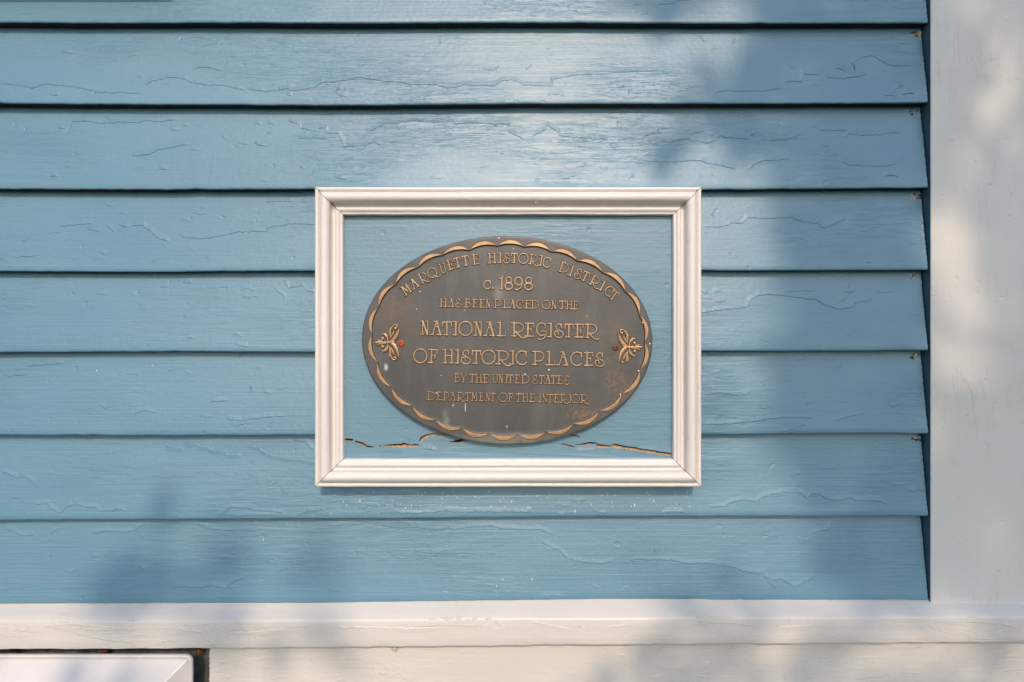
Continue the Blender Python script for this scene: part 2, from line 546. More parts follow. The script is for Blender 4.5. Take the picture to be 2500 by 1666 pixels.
cracks(6, 1500, 1000, 2.941, 1.0, [(330, 740), (390, 728), (500, 730)],
       [(680, 700), (780, 690), (850, 655), (930, 648), (1000, 660), (1060, 630), (1110, 610), (1170, 605), (1200, 590), (1260, 595), (1330, 600), (1370, 635),
        (1400, 605), (1460, 605), (1500, 635), (1570, 650), (1680, 635), (1720, 650), (1890, 655), (1945, 680)])
cracks(6, 700, 1180, 2.941, 0.9, [(670, 210), (780, 205), (930, 210), (1060, 205), (1090, 195), (1350, 200), (1760, 200)],
       [(545, 185), (590, 160), (660, 170)])
cracks(7, 0, 1040, 2.941, 0.9, [(0, 760), (70, 770), (120, 800), (220, 795)], [(340, 790), (390, 755)],
       [(640, 785), (730, 765), (880, 775), (960, 760), (1010, 715)], [(1210, 710), (1400, 725), (1500, 755), (1600, 765), (1850, 765)],
       [(1240, 1145), (1440, 1155), (1530, 1140), (1630, 1165), (1700, 1105), (1780, 1080)], [(650, 950), (720, 935)], [(1550, 950), (1700, 955)],
       [(980, 820), (1020, 800)])
cracks(7, 700, 1180, 2.941, 0.85,
       [(290, 320), (330, 320), (400, 310), (460, 315), (540, 300), (600, 290), (660, 300), (850, 300), (880, 325), (990, 335), (1070, 350), (1150, 335),
        (1200, 345), (1320, 330), (1460, 320), (1560, 340), (1760, 350), (1820, 345), (1920, 385)],
       [(1830, 430), (1900, 470), (1960, 490), (2010, 545), (2150, 575), (2260, 580), (2353, 560)],
       [(1700, 822), (1800, 805), (1920, 797), (2000, 805), (2090, 825)])
cracks(7, 1500, 1000, 2.941, 0.9,
       [(130, 1080), (400, 1085), (540, 1110), (650, 1105), (860, 1135), (930, 1165), (1050, 1175), (1110, 1220), (1190, 1215), (1240, 1245), (1280, 1268), (1380, 1225), (1440, 1190)],
       [(1090, 1225), (1150, 1280)], [(1420, 910), (1470, 890), (1560, 870), (1590, 815)])
cracks(0, 1200, 0, 2.941, 0.9, [(1000, 45), (1070, 45)], [(1180, 40), (1230, 42), (1300, 40), (1330, 15), (1450, 5)], [(1030, 110), (1050, 90)], [(1060, 125), (1120, 115)])
# short random scuffs and old brush drips so no stretch of paint is bare
rr_ = random.Random(5)
for bnum in range(8):
    for k in range(60):
        x = rr_.uniform(-900, 2240)
        y = LINES[bnum + NEXTRA][1][1] - rr_.uniform(14, 175)
        L = rr_.uniform(10, 45)
        n = rr_.randint(2, 5)
        pts = [(x + L * i / n, y + rr_.uniform(-4, 4)) for i in range(n + 1)]
        CR.setdefault(bnum, []).append((pts, rr_.uniform(0.2, 0.65) * 1e-3, rr_.random() < 0.3))


def ribbon(mb, pts, h, light, dfun, rnd):
    """a raised lip of paint along a traced line: gentle on one side, abrupt on the other"""
    P = []
    for (a, b_), (c, d_) in zip(pts[:-1], pts[1:]):
        n = max(1, int(math.hypot(c - a, d_ - b_) / 3.5))
        for i in range(n):
            t = i / n
            P.append((a + (c - a) * t + rnd.uniform(-0.9, 0.9), b_ + (d_ - b_) * t + rnd.uniform(-1.5, 1.5)))
    P.append(pts[-1])
    P = np.array(P)
    n = len(P)
    T = np.gradient(P, axis=0)
    T /= np.maximum(1e-6, np.linalg.norm(T, axis=1))[:, None]
    N = np.stack([-T[:, 1], T[:, 0]], 1)           # in pixels, y down
    N[N[:, 1] < 0] *= -1                            # pointing down the wall
    K = np.ones(9) / 9
    N = np.stack([np.convolve(np.pad(N[:, j], 4, 'edge'), K, 'valid') for j in (0, 1)], 1)
    N[:, 0] *= 0.6
    N[:, 1] = np.maximum(N[:, 1], 0.35)
    N /= np.linalg.norm(N, axis=1)[:, None]
    # strokes that run steeply keep a consistent side
    taper = np.minimum(1, np.minimum(np.arange(n), np.arange(n)[::-1]) / 2.5) * np.array([rnd.uniform(0.55, 1.0) for _ in range(n)])
    prof = [(-15, -0.03), (-8, 0.36), (-2.4, 0.86), (-0.4, 1.0), (0.2, -0.1)]
    if light:
        prof = [(-0.5, -0.1), (0.2, 1.0), (2.4, 0.86), (8, 0.36), (15, -0.03)]
    G = np.zeros((len(prof), n, 3))
    for r, (off, hh) in enumerate(prof):
        q = P + N * off
        X = wx(q[:, 0], 0.012)
        Z = wz(q[:, 1], 0.012)
        d = dfun(X, Z) + 0.8 * h * (hh * taper if hh > 0 else hh * np.ones(n)) + (-0.00012 if hh < 0 else 0)
        G[r] = np.stack([X, -d, Z], 1)
    mb.grid(G, 0)


def face_noise(X, Z, seed):
    return noise2(X, Z, seed, 0.25, 0.09, 0.00016, 8)


for li in range(1, len(LINES)):
    bnum = li - NEXTRA
    xs = np.concatenate([np.arange(XLEFT, -0.78, 0.02), np.arange(-0.78, XEND, 0.004), [XEND]])
    zb = line_z(li, xs) + noise1(xs, 100 + li, [(0.45, 0.0004), (0.09, 0.00016), (0.03, 0.00009)])
    zt = line_z(li - 1, xs) + 0.02
    nick = np.zeros_like(xs)
    for k in range(5):                              # small chips out of the lower arris
        c = random.uniform(-0.75, 0.56)
        nick += random.uniform(0.0003, 0.0009) * np.exp(-((xs - c) / random.uniform(0.003, 0.012)) ** 2)
    zb = zb + nick
    rows = []
    prof = [(0.0, 0.0009, 'b'), (0.012, 0.0004, 'b'), (DB - 0.0016, 0.0, 'b'), (DB - 0.0004, 0.0006, 'e'), (DB, 0.0020, 'e')]
    for d, dz, _ in prof:
        rows.append(np.stack([xs, np.full_like(xs, -d), zb + dz], 1))
    for v in np.linspace(0.05, 1.0, 16):
        Z = zb + 0.002 + (zt - zb - 0.002) * v
        d = DB - (DB - DT) * (Z - zb - 0.002) / 0.1165 + face_noise(xs, Z, 40 + li) * min(1, v * 6)
        rows.append(np.stack([xs, -d, Z], 1))
    G = np.array(rows)
    mb = MB()
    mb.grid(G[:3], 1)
    mb.grid(G[2:], 0)
    # end grain at the corner, thickly overpainted and ragged
    endp = G[:, -1, :].copy()
    back = endp.copy()
    back[:, 1] = 0.004
    mb.grid(np.stack([endp, back], 1), 0, True)
    if bnum in CR:
        rnd = random.Random(300 + li)

        def dfun(X, Z, li=li):
            zbb = line_z(li, X)
            return DB - (DB - DT) * (Z - zbb - 0.002) / 0.1165 + face_noise(X, Z, 40 + li)
        for pts, h, light in CR[bnum]:
            pts = [p for p in pts if p[0] < 2255 and wz(p[1], 0.012) > float(line_z(li, np.array([wx(p[0], 0.012)]))[0]) + (0.0115 if light else 0.0025)]
            if len(pts) > 1:
                ribbon(mb, pts, h, light, dfun, rnd)
        # ragged paint and splintered wood where the board ends at the corner
        if bnum >= 0:
            for k in range(26):
                v = rnd.random()
                zz = float(zb[-1]) + 0.003 + v * 0.108
                d = float(dfun(np.array([XEND]), np.array([zz]))[0])
                s = rnd.uniform(0.0008, 0.0024)
                mb.add([(XEND - s * 2.2, -d - 0.0001, zz - s), (XEND + s * rnd.uniform(0, 0.5), -d + 0.0004, zz - s * 0.4),
                        (XEND + s * 0.2, -d + 0.0002, zz + s), (XEND - s * 0.7, -d - s * 0.45, zz)],
                       [(0, 1, 3), (1, 2, 3), (2, 0, 3)], 0)
            z = float(zb[-1]) + 0.003
            while z < float(zb[-1]) + 0.108:        # bead of built-up paint down the cut end
                L = rnd.uniform(0.003, 0.012)
                hgt = rnd.uniform(0.0002, 0.0012)
                wd = rnd.uniform(0.0012, 0.0032)
                q = []
                for zz, f in ((z, 0.3), (z + L / 2, 1.0), (z + L, 0.3)):
                    d = float(dfun(np.array([XEND]), np.array([zz]))[0])
                    q.append([(XEND - wd, -d + 0.0001, zz), (XEND - wd * 0.4, -d - hgt * f, zz), (XEND + 0.0003 * f, -d - hgt * f * 0.6, zz), (XEND + 0.0003 * f, -d + 0.0008, zz)])
                mb.grid(np.array(q), 0, True)
                z += L + rnd.uniform(0, 0.004)
        if 1 <= bnum <= 6:
            ztop = float(line_z(li - 1, np.array([XEND]))[0])
            for k in range(rnd.randint(5, 8)):
                x = XEND - rnd.uniform(-0.001, 0.016)
                z = ztop - rnd.uniform(0.003, 0.011)
                s = rnd.uniform(0.0012, 0.0038)
                d = DT + 0.002
                mb.add([(x - s, -d, z), (x + s * 0.6, -d, z - s * 0.8), (x + s, -d, z + s * 0.5), (x, -d - s, z + s * 0.2)],
                       [(0, 1, 3), (1, 2, 3), (2, 0, 3)], 2 if rnd.random() < 0.4 else 3)
        if bnum == 6:
            # flecks of white paint scraped off the frame above
            for k in range(150):
                px = rnd.uniform(790, 1690)
                py = 1200 + abs(rnd.gauss(0, 1)) * 32
                if py > 1256:
                    continue
                X = wx(px, 0.013)
                Z = wz(py, 0.013)
                d = float(dfun(np.array([X]), np.array([Z]))[0]) + 0.00015
                s = rnd.uniform(0.0003, 0.00085) * (1.5 if rnd.random() < 0.15 else 1)
                a = rnd.uniform(0.6, 2.2)
                mb.add([(X - s * 0.6, -d, Z - s * a), (X + s * 0.6, -d, Z - s * a * 0.6), (X + s * 0.5, -d, Z + s * a), (X - s * 0.4, -d, Z + s * a * 0.7),
                        (X, -d - s * 0.5, Z)], [(0, 1, 4), (1, 2, 4), (2, 3, 4), (3, 0, 4)], 4)
    else:
        rnd = random.Random(1)
    if bnum in (2, 7, 5):
        for px, py in {2: [(1410, 363)], 7: [(1228, 1412), (1299, 1412), (1213, 1428), (640, 1321)], 5: [(230, 905)]}[bnum]:
            X, Z = wx(px, 0.012), wz(py, 0.012)
            d = DB - (DB - DT) * (Z - float(line_z(li, np.array([X]))[0]) - 0.002) / 0.1165 + 0.0003
            mb.add([(X - 0.0006, -d, Z - 0.0015), (X + 0.0006, -d, Z - 0.001), (X + 0.0004, -d, Z + 0.0014), (X - 0.0005, -d, Z + 0.001)], [(0, 1, 2, 3)], 4)
    mb.build('clapboard', [BLUE, BUTT, RAWWOOD, OLDWOOD, SPECK], wall, True)

# corner board, its left edge siding blue with slot shade put into the colour
XC0 = wx(2273, 0.021)
XC1 = wx(2534, 0.021)
DC = 0.021
ZCAP = wz(1471, DC)
mb = MB()
zs = np.arange(ZCAP - 0.006, 3.3, 0.006)
front = []
for x, d in [(XC0, 0.0), (XC0, DC - 0.0012), (XC0 + 0.0003, DC - 0.0003), (XC0 + 0.0012, DC), (XC0 + 0.03, DC), (XC0 + 0.06, DC), (XC0 + 0.09, DC), (XC0 + 0.115, DC),
             (XC1 - 0.004, DC), (XC1 - 0.001, DC - 0.001), (XC1, DC - 0.004), (XC1, -0.10)]:
    wob = noise1(zs, int(x * 900) % 97, [(0.12, 0.00015), (0.03, 0.0001)])
    front.append(np.stack([x + wob, np.full_like(zs, -d) + wob, zs], 1))
G = np.array(front).transpose(1, 0, 2)
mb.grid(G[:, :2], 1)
mb.grid(G[:, 1:], 0)
rnd = random.Random(77)


def dcorner(X, Z):
    return np.full_like(X, DC)


def vribbon(mb, pts, h):
    P = np.array(pts, float)
    n = len(P)
    prof = [(-7, -0.1), (-3, 0.5), (-0.6, 1.0), (0.6, 0.9), (1.6, -0.12)]
    tp = np.minimum(1, np.minimum(np.arange(n), np.arange(n)[::-1]) / 1.5)
    G = np.zeros((len(prof), n, 3))
    for r, (off, hh) in enumerate(prof):
        X = wx(P[:, 0] + off, DC)
        Z = wz(P[:, 1], DC)
        d = DC + h * (hh * tp if hh > 0 else hh * np.ones(n))
        G[r] = np.stack([X, -d, Z], 1)
    mb.grid(G, 0)


for px, py in [(2322, 160), (2320, 744), (2380, 240), (2426, 348), (2466, 640), (2370, 400), (2394, 430), (2418, 690), (2395, 791), (2382, 932), (2282, 952),
               (2468, 700), (2468, 825), (2468, 890), (2350, 160), (2440, 60), (2438, 113), (2300, 300), (2450, 360), (2330, 240), (2470, 200), (2476, 1284),
               (2400, 1292), (2450, 1318), (2440, 1330), (2410, 1160), (2420, 1030), (2330, 1320), (2400, 1400), (2380, 1500), (2290, 1400)]:
    L = rnd.uniform(5, 14)
    ribbon(mb, [(px - L / 2, py + rnd.uniform(-4, 4)), (px, py), (px + L / 2, py + rnd.uniform(-5, 5))], rnd.uniform(0.5, 1.2) * 1e-3, rnd.random() < 0.35, dcorner, rnd)
y = -30
while y < 1470:                       # the broken vertical seam near the outer edge
    L = rnd.uniform(15, 70)
    if rnd.random() < 0.65:
        vribbon(mb, [(2467 + rnd.uniform(-1.5, 1.5), y + L * i / 4) for i in range(5)], rnd.uniform(0.2, 0.7) * 1e-3)
    y += L + rnd.uniform(5, 60)
mb.build('corner_board', [WHITE_V, BLUE_SHADED], wall, True)

# ledge (drip cap) below the siding
xs = np.concatenate([np.arange(XLEFT, -0.78, 0.02), np.arange(-0.78, XC1 + 0.019, 0.004)])
pxs = 1250 + xs / S / ((D - 0.04) / D)
DCAP = 0.040
z_top = wz(np.interp(pxs, [-3400, 0, 750, 1500, 2300, 2600], [1492, 1475, 1472.5, 1463.5, 1466, 1469]), 0.0165) + noise1(xs, 5, [(0.2, 0.0003), (0.05, 0.00025)])
z_arr = wz(np.interp(pxs, [-3400, 0, 700, 1400, 2500], [1527, 1516.7, 1515, 1510, 1505.6]), DCAP) + noise1(xs, 6, [(0.3, 0.0003), (0.06, 0.0002)])
z_bot = wz(np.interp(pxs, [-3400, 0, 700, 1400, 2500], [1600, 1586.6, 1583, 1576, 1569.6]), DCAP) + noise1(xs, 7, [(0.2, 0.0004), (0.05, 0.0003), (0.02, 0.0001)])
rows = []
for d, z in [(0.0, z_top + 0.010), (0.0165, z_top + 0.0004), (0.020, z_top - (z_top - z_arr) * 0.13), (0.030, z_top - (z_top - z_arr) * 0.55),
             (0.0385, z_arr + 0.0010), (0.0400, z_arr - 0.0006), (0.0405, z_arr - 0.003), (0.0403, (z_arr * 2 + z_bot) / 3), (0.0402, (z_arr + 2 * z_bot) / 3),
             (0.0402, z_bot + 0.002), (0.0396, z_bot + 0.0004), (0.0385, z_bot), (0.0, z_bot + 0.0005)]:
    nz = noise2(xs, z, 61, 0.12, 0.03, 0.00022, 8)
    rows.append(np.stack([xs, np.full_like(xs, -d) + nz, z + 0 * xs], 1))
mb = MB()
G = np.array(rows)
mb.grid(G, 0, True)
endp = G[:, -1, :].copy()
back = endp.copy()
back[:, 1] = 0.0
mb.grid(np.stack([endp, back], 1), 0)


def dcap(X, Z):
    return np.full_like(X, 0.0402)


for pts, lt in [([(150, 1520), (300, 1532), (420, 1530), (500, 1545)], True), ([(130, 1535), (280, 1540), (330, 1528)], False), ([(820, 1528), (900, 1530), (1000, 1533), (1080, 1531)], True),
                ([(1010, 1532), (1090, 1528), (1180, 1530)], False), ([(1300, 1516), (1340, 1524), (1390, 1534)], True), ([(1480, 1528), (1540, 1522)], True),
                ([(1900, 1530), (1990, 1524)], True), ([(560, 1544), (640, 1541), (700, 1532)], True), ([(1700, 1520), (1790, 1524), (1850, 1532)], False),
                ([(2430, 1545), (2445, 1540)], True), ([(2360, 1520), (2440, 1525), (2490, 1535)], False), ([(700, 1534), (760, 1532)], False)]:
    X0 = []
    G2 = MB()
    P = [(p[0], p[1]) for p in pts]
    ribbon(mb, [((a - 1250) * (D - 0.04) / (D - 0.012) + 1250, (c - 833) * (D - 0.04) / (D - 0.012) + 833) for a, c in P], 0.0008, lt, dcap, rnd)
# a daub of old filler on the arris
for k in range(40):
    px = random.gauss(1115, 28)
    py = random.gauss(1517, 5)
    X, _, Z = W(px, py, 0.0402)
    s = random.uniform(0.001, 0.0035)
    mb.add([(X - s * 1.5, -0.0400, Z - s * 0.6), (X + s * 1.5, -0.0400, Z - s * 0.6), (X + s, -0.0400, Z + s * 0.7), (X - s, -0.0400, Z + s * 0.7), (X, -0.0402 - s * 0.35, Z)],
           [(0, 1, 4), (1, 2, 4), (2, 3, 4), (3, 0, 4)], 0)
mb.build('drip_cap', [WHITE], wall, True)

# skirt board under the ledge, with the opening that holds the vent
DS = 0.020
OX0, OX1 = wx(-330, DS), wx(512, DS)
OZ0, OZ1 = wz(1960, DS), wz(1560, DS)
ZSK = 0.50
mb = MB()


def panel(x0, x1, z0, z1):
    nx = max(2, int((x1 - x0) / 0.01))
    nz = max(2, int((z1 - z0) / 0.01))
    X, Z = np.meshgrid(np.linspace(x0, x1, nx), np.linspace(z0, z1, nz))
    dd = DS + noise2(X, Z, 88, 0.3, 0.1, 0.0002, 6)
    mb.grid(np.stack([X, -dd, Z], -1), 0)


panel(OX1, XC1, OZ0, OZ1)
panel(XLEFT, OX0, OZ0, OZ1)
panel(XLEFT, XC1, ZSK, OZ0)
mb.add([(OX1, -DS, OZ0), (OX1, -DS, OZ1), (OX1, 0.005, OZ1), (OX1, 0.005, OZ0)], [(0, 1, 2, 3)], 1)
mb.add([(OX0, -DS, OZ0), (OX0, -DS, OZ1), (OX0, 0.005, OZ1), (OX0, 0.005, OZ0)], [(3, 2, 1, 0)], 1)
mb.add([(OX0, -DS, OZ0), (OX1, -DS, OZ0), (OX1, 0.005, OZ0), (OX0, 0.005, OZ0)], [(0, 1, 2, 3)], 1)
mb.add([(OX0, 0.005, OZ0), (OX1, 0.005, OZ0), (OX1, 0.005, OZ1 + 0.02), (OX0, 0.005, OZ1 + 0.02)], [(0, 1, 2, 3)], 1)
mb.add([(XC1, -DS, ZSK), (XC1, -DS, OZ1), (XC1, 0.1, OZ1), (XC1, 0.1, ZSK)], [(0, 1, 2, 3)], 0)


def dskirt(X, Z):
    return np.full_like(X, DS)


for px, py in [(760, 1648), (1170, 1614), (990, 1652), (1311, 1665), (1720, 1608), (2190, 1600), (1910, 1608), (560, 1655), (1515, 1590), (1600, 1640), (2050, 1640), (1400, 1640)]:
    L = rnd.uniform(8, 26)
    ribbon(mb, [(px - L / 2, py + rnd.uniform(-3, 3)), (px, py), (px + L / 2, py + rnd.uniform(-3, 3))], rnd.uniform(0.4, 0.9) * 1e-3, rnd.random() < 0.5, dskirt, rnd)
# chipped, splintered paint along the right edge of the opening
for k in range(40):
    z = OZ1 - rnd.random() ** 1.5 * 0.12 - 0.002
    s = rnd.uniform(0.001, 0.003)
    mb.add([(OX1 - s * 0.5, -DS - 0.0002, z - s), (OX1 + s * 1.2, -DS - 0.0002, z - s * 0.3), (OX1 + s * 0.6, -DS - 0.0003, z + s), (OX1 + s * 0.2, -DS - s * 0.5, z)],
           [(0, 1, 3), (1, 2, 3), (2, 0, 3)], 0)
mb.build('skirt_board', [WHITE, CHARCOAL], wall, True)

# the rest of the house behind and below
mb = MB()
mb.box(XLEFT, XC1 - 0.004, 0.006, 0.022, wz(1480, 0), 3.3, 0)
mb.box(XLEFT, XC1 - 0.004, 0.05, 3.0, 0.3, 3.3, 1)
mb.build('sheathing', [OLDWOOD, BLUE], wall)
mb = MB()
mb.box(XLEFT, XC1 - 0.006, -0.012, 3.0, -0.2, ZSK, 0, 0.004)
mb.build('foundation', [CONCRETE], wall)

# ------------------------------------------------------------------ window above (out of frame; its sill throws the shadow at the top left)
DSILL = 0.075
xs_r = wx(424, 0.012) + 0.082 * (DSILL - 0.012)
z_sill = wz(13.5, 0.012) + 0.628 * (DSILL - 0.012)
win = thing('house_window', 'white framed window above the siding whose sill shades the top boards', 'window', (0, 0, 0))
x0w = xs_r - 1.0
mb = MB()
mb.box(x0w, xs_r, -DSILL, 0.0, z_sill, z_sill + 0.035, 0, 0.002)
mb.build('sill', [WHITE], win)
mb = MB()
for a, c in ((x0w + 0.03, x0w + 0.13), (xs_r - 0.13, xs_r - 0.03)):
    mb.box(a, c, -0.035, 0.0, z_sill + 0.0352, z_sill + 1.3, 0, 0.002)
mb.box(x0w + 0.01, xs_r - 0.01, -0.04, 0.0, z_sill + 1.3002, z_sill + 1.42, 0, 0.002)
mb.build('casing', [WHITE_V], win)
mb = MB()
for a, c in ((x0w + 0.1302, x0w + 0.18), (xs_r - 0.18, xs_r - 0.1302)):
    mb.box(a, c, -0.024, 0.0, z_sill + 0.0354, z_sill + 1.2998, 0)
for z in (z_sill + 0.0356, z_sill + 0.65, z_sill + 1.25):
    mb.box(x0w + 0.1802, xs_r - 0.1802, -0.024, 0.0, z, z + 0.045, 0)
mb.build('sash', [WHITE_V], win)
mb = MB()
mb.box(x0w + 0.17, xs_r - 0.17, -0.0225, -0.0205, z_sill + 0.06, z_sill + 1.28, 0)
mb.build('pane', [GLASS], win)

# ------------------------------------------------------------------ framed backing panel
frame = thing('moulded_frame', 'white mitred moulding frame around a cracked blue panel on the clapboards', 'frame', W(1239, 1190, 0.0))
# profile: (distance in from the outer edge, stand-off) in mm
PROF = [(0, 8), (0, 45.0), (0.5, 46.6), (1.6, 47.8), (3.0, 48.2), (4.4, 47.8), (5.3, 46.6), (5.8, 43.6), (6.3, 43.4), (6.7, 46.8), (8.4, 50.8), (10.5, 53.2),
        (13.2, 54.6), (16.0, 54.6), (18.2, 53.6), (20.0, 52.0), (21.2, 50.0), (21.6, 47.4), (21.4, 44.0), (21.6, 41.0), (22.6, 38.9), (24.4, 38.0), (26.0, 38.2), (26.6, 41.2), (27.4, 43.0), (28.8, 44.2), (30.4, 44.4),
        (32.0, 43.6), (33.3, 42.0), (34.0, 41.4), (35.4, 41.5), (36.4, 41.0), (36.8, 40.0), (36.8, 31.0)]
# map the listed widths onto the photographed total width
FX0, FX1 = wx(768.6, 0.046), wx(1712.5, 0.046)
FZ1, FZ0 = wz(456.6, 0.046), wz(1189.5, 0.046)
FIN = wx(836.2, 0.0425) - FX0
kf = FIN / 0.0368
PANEL_D = 0.0322


def rail(side):
    pr = [(a * 1e-3 * kf, d * 1e-3) for a, d in PROF]
    g = 0.00042                                      # hairline gap at the mitres
    n = 160 if side in 'tb' else 120
    rows = []
    for a, d in pr:
        t = np.linspace(0, 1, n)
        if side in 'tb':
            z = FZ1 - a if side == 't' else FZ0 + a
            x0, x1 = FX0 + a + g, FX1 - a - g
            x = x0 + (x1 - x0) * t
            wob = noise1(x, 900 + int(a * 1e4), [(0.2, 0.00012), (0.04, 0.00010)]) + noise1(x, 31, [(0.3, 0.00015)])
            rows.append(np.stack([x, -d + 0.6 * wob, z + wob * (0.5 if 0 < a < FIN else 0.8)], 1))
        else:
            x = FX0 + a if side == 'l' else FX1 - a
            z0, z1 = FZ0 + a + g, FZ1 - a - g
            z = z0 + (z1 - z0) * t
            wob = noise1(z, 700 + int(a * 1e4), [(0.2, 0.00012), (0.04, 0.00008)])
            rows.append(np.stack([x + wob * 0.5, -d + 0.6 * wob, z], 1))
    mb = MB()
    G = np.array(rows)
    mb.grid(G, 0, side in 'tr')
    for e in (0, -1):                                # mitre faces
        ep = G[:, e, :]
        mid = ep.mean(axis=0)
        bk = ep.copy()
        bk[:, 1] = -0.012
        mb.grid(np.stack([ep, bk], 1), 1)
    if side in 'tb':
        for (px, py) in ([(1308, 495), (1100, 470), (890, 471)] if side == 't' else [(955, 1163), (1325, 1165), (1542, 1175), (1100, 1180)]):
            X, _, Z = W(px, py, 0.05)
            s = 0.0009
            mb.add([(X - s, -0.0515, Z - s * .6), (X + s, -0.0515, Z - s * .6), (X + s, -0.0515, Z + s * .6), (X - s, -0.0515, Z + s * .6), (X, -0.0515 - s * 0.8, Z)],
                   [(0, 1, 4), (1, 2, 4), (2, 3, 4), (3, 0, 4)], 0)
    return mb.build('frame_rail' if side in 'tb' else 'frame_stile', [FRAME_X if side in 'tb' else FRAME_Z, OLDWOOD], frame, True)


for s_ in 'tblr':
    rail(s_)

# blue backing panel, split along its lower edge: each split is (x, y of upper lip, y of lower lip) in photo pixels
def zz(x0, y0, sc, rows):
    return [(x0 + a / sc, y0 + u / sc - (1.3 if 0 < i < len(rows) - 1 else 0), y0 + l / sc + (0.5 if 0 < i < len(rows) - 1 else 0)) for i, (a, u, l) in enumerate(rows)]


SPLITS = [
    zz(750, 1020, 4.706, [(434, 252, 262), (450, 247, 266), (520, 251, 277), (570, 273, 292), (630, 289, 312), (670, 311, 332), (690, 328, 346), (740, 335, 345), (776, 337, 339)]),
    zz(750, 1020, 4.706, [(812, 327, 330), (835, 322, 338), (850, 329, 331)]),
    zz(750, 1020, 4.706, [(868, 318, 321), (930, 316, 334), (980, 311, 340), (1060, 308, 342), (1105, 297, 339), (1180, 303, 338), (1250, 309, 334), (1284, 312, 328)]),
    zz(750, 1020, 4.706, [(1286, 262, 288), (1300, 240, 284), (1320, 222, 262), (1350, 205, 240), (1400, 187, 219), (1460, 186, 208), (1520, 184, 211), (1590, 190, 215), (1660, 196, 210), (1720, 204, 208)]),
    zz(750, 1020, 4.706, [(1603, 279, 281), (1690, 271, 287), (1740, 257, 286), (1785, 239, 270), (1840, 246, 264), (1900, 255, 262)]),
    zz(1250, 1020, 4.706, [(720, 304, 306), (750, 314, 326), (800, 306, 331), (850, 296, 329), (905, 287, 327), (955, 291, 333), (985, 310, 346), (1040, 317, 349), (1085, 322, 352), (1130, 328, 345),
                           (1165, 309, 336), (1200, 309, 343), (1260, 322, 354), (1330, 338, 366), (1400, 345, 374), (1500, 364, 390), (1600, 377, 404), (1720, 398, 423), (1790, 407, 433), (1832, 411, 428)]),
    zz(1250, 1020, 4.706, [(530, 297, 299), (590, 305, 313), (650, 317, 328), (700, 332, 342), (717, 338, 342)]),
    zz(1250, 1020, 4.706, [(655, 202, 204), (710, 203, 213), (760, 211, 222), (790, 226, 229)]),
]
mb = MB()
px0, px1 = FX0 + FIN - 0.004, FX1 - FIN + 0.004
pz0, pz1 = FZ0 + FIN - 0.004, FZ1 - FIN + 0.004
pv = [(px0, pz0), (px1, pz0), (px1, pz1), (px0, pz1)]
pe = [(0, 1), (1, 2), (2, 3), (3, 0)]
loops = []
rj = random.Random(9)
for sp in SPLITS:
    up, lo = [], []
    dense = []
    for (a, u, l), (a2, u2, l2) in zip(sp[:-1], sp[1:]):
        n = max(1, int((a2 - a) / 3.0))
        for i in range(n):
            t = i / n
            j = 0 if (i == 0 and not dense) else 1
            dense.append((a + (a2 - a) * t, u + (u2 - u) * t + j * rj.uniform(-0.5, 0.5), l + (l2 - l) * t + j * rj.uniform(-0.5, 0.5)))
    dense.append(sp[-1])
    dense = [(a, u, max(l, u + 0.35)) for a, u, l in dense]
    up = [(wx(a, PANEL_D), wz(u, PANEL_D)) for a, u, l in dense]
    lo = [(wx(a, PANEL_D), wz(l, PANEL_D)) for a, u, l in dense]
    loops.append((up, lo))
    lp = lo + up[::-1]
    b0 = len(pv)
    pv += lp
    pe += [(b0 + i, b0 + (i + 1) % len(lp)) for i in range(len(lp))]
gx, gz = np.meshgrid(np.linspace(px0 + .01, px1 - .01, 40), np.linspace(pz0 + .01, pz1 - .01, 28))


def in_split(x, z):
    for up, lo in loops:
        if up[0][0] <= x <= up[-1][0]:
            u = np.interp(x, [p[0] for p in up], [p[1] for p in up])
            l = np.interp(x, [p[0] for p in lo], [p[1] for p in lo])
            if l - 1e-5 <= z <= u + 1e-5:
                return True
    return False


pv += [(float(a), float(b_)) for a, b_ in zip(gx.ravel(), gz.ravel()) if not in_split(a, b_)]
ov, oe, of, *_ = delaunay_2d_cdt([Vector(p) for p in pv], pe, [], 0, 1e-7)
keep = [f for f in of if not in_split(sum(ov[i].x for i in f) / 3, sum(ov[i].y for i in f) / 3)]
zcr = wz(1095, PANEL_D)


def panel_d(x, z):
    d = PANEL_D + 0.00025 * math.sin(x * 21 + 1) * math.sin(z * 33)
    if z < zcr:                                     # the strip below the split has cupped a little
        d += 0.0009 * math.exp(-((z - wz(1100, PANEL_D)) / 0.006) ** 2) * (0.6 + 0.4 * math.sin(x * 40))
    return d


mb.add([(v.x, -panel_d(v.x, v.y), v.y) for v in ov], [f if True else f for f in keep], 0)
for si, (up, lo) in enumerate(loops):
    n = len(up)
    woodf = (0.12, 0.12, 0.5, 0.72, 0.12, 0.55, 0.3, 0.3)[si]
    fu = np.array([(x, -panel_d(x, z), z) for x, z in up])
    fl = np.array([(x, -panel_d(x, z), z) for x, z in lo])
    bu = fu.copy(); bu[:, 1] += 0.012; bu[:, 2] += 0.001
    bl = fl.copy(); bl[:, 1] += 0.006; bl[:, 2] += (fu[:, 2] - fl[:, 2]) * woodf
    bl2 = bl.copy(); bl2[:, 1] += 0.006
    mb.grid(np.stack([fl, bl]), 1)
    mb.grid(np.stack([bl, bl2]), 2)
    mb.grid(np.stack([bl2, bu]), 2)
    mb.grid(np.stack([bu, fu]), 2)


def dpan(X, Z):
    return np.array([panel_d(x, z) for x, z in zip(X, Z)])


def to12(pts):                                       # ribbon() assumes a 12 mm stand-off
    k = (D - PANEL_D) / (D - 0.012)
    return [((a - 1250) * k + 1250, (c - 833) * k + 833) for a, c in pts]


def zp(x0, y0, sc, pts):
    return [(x0 + a / sc, y0 + c / sc) for a, c in pts]


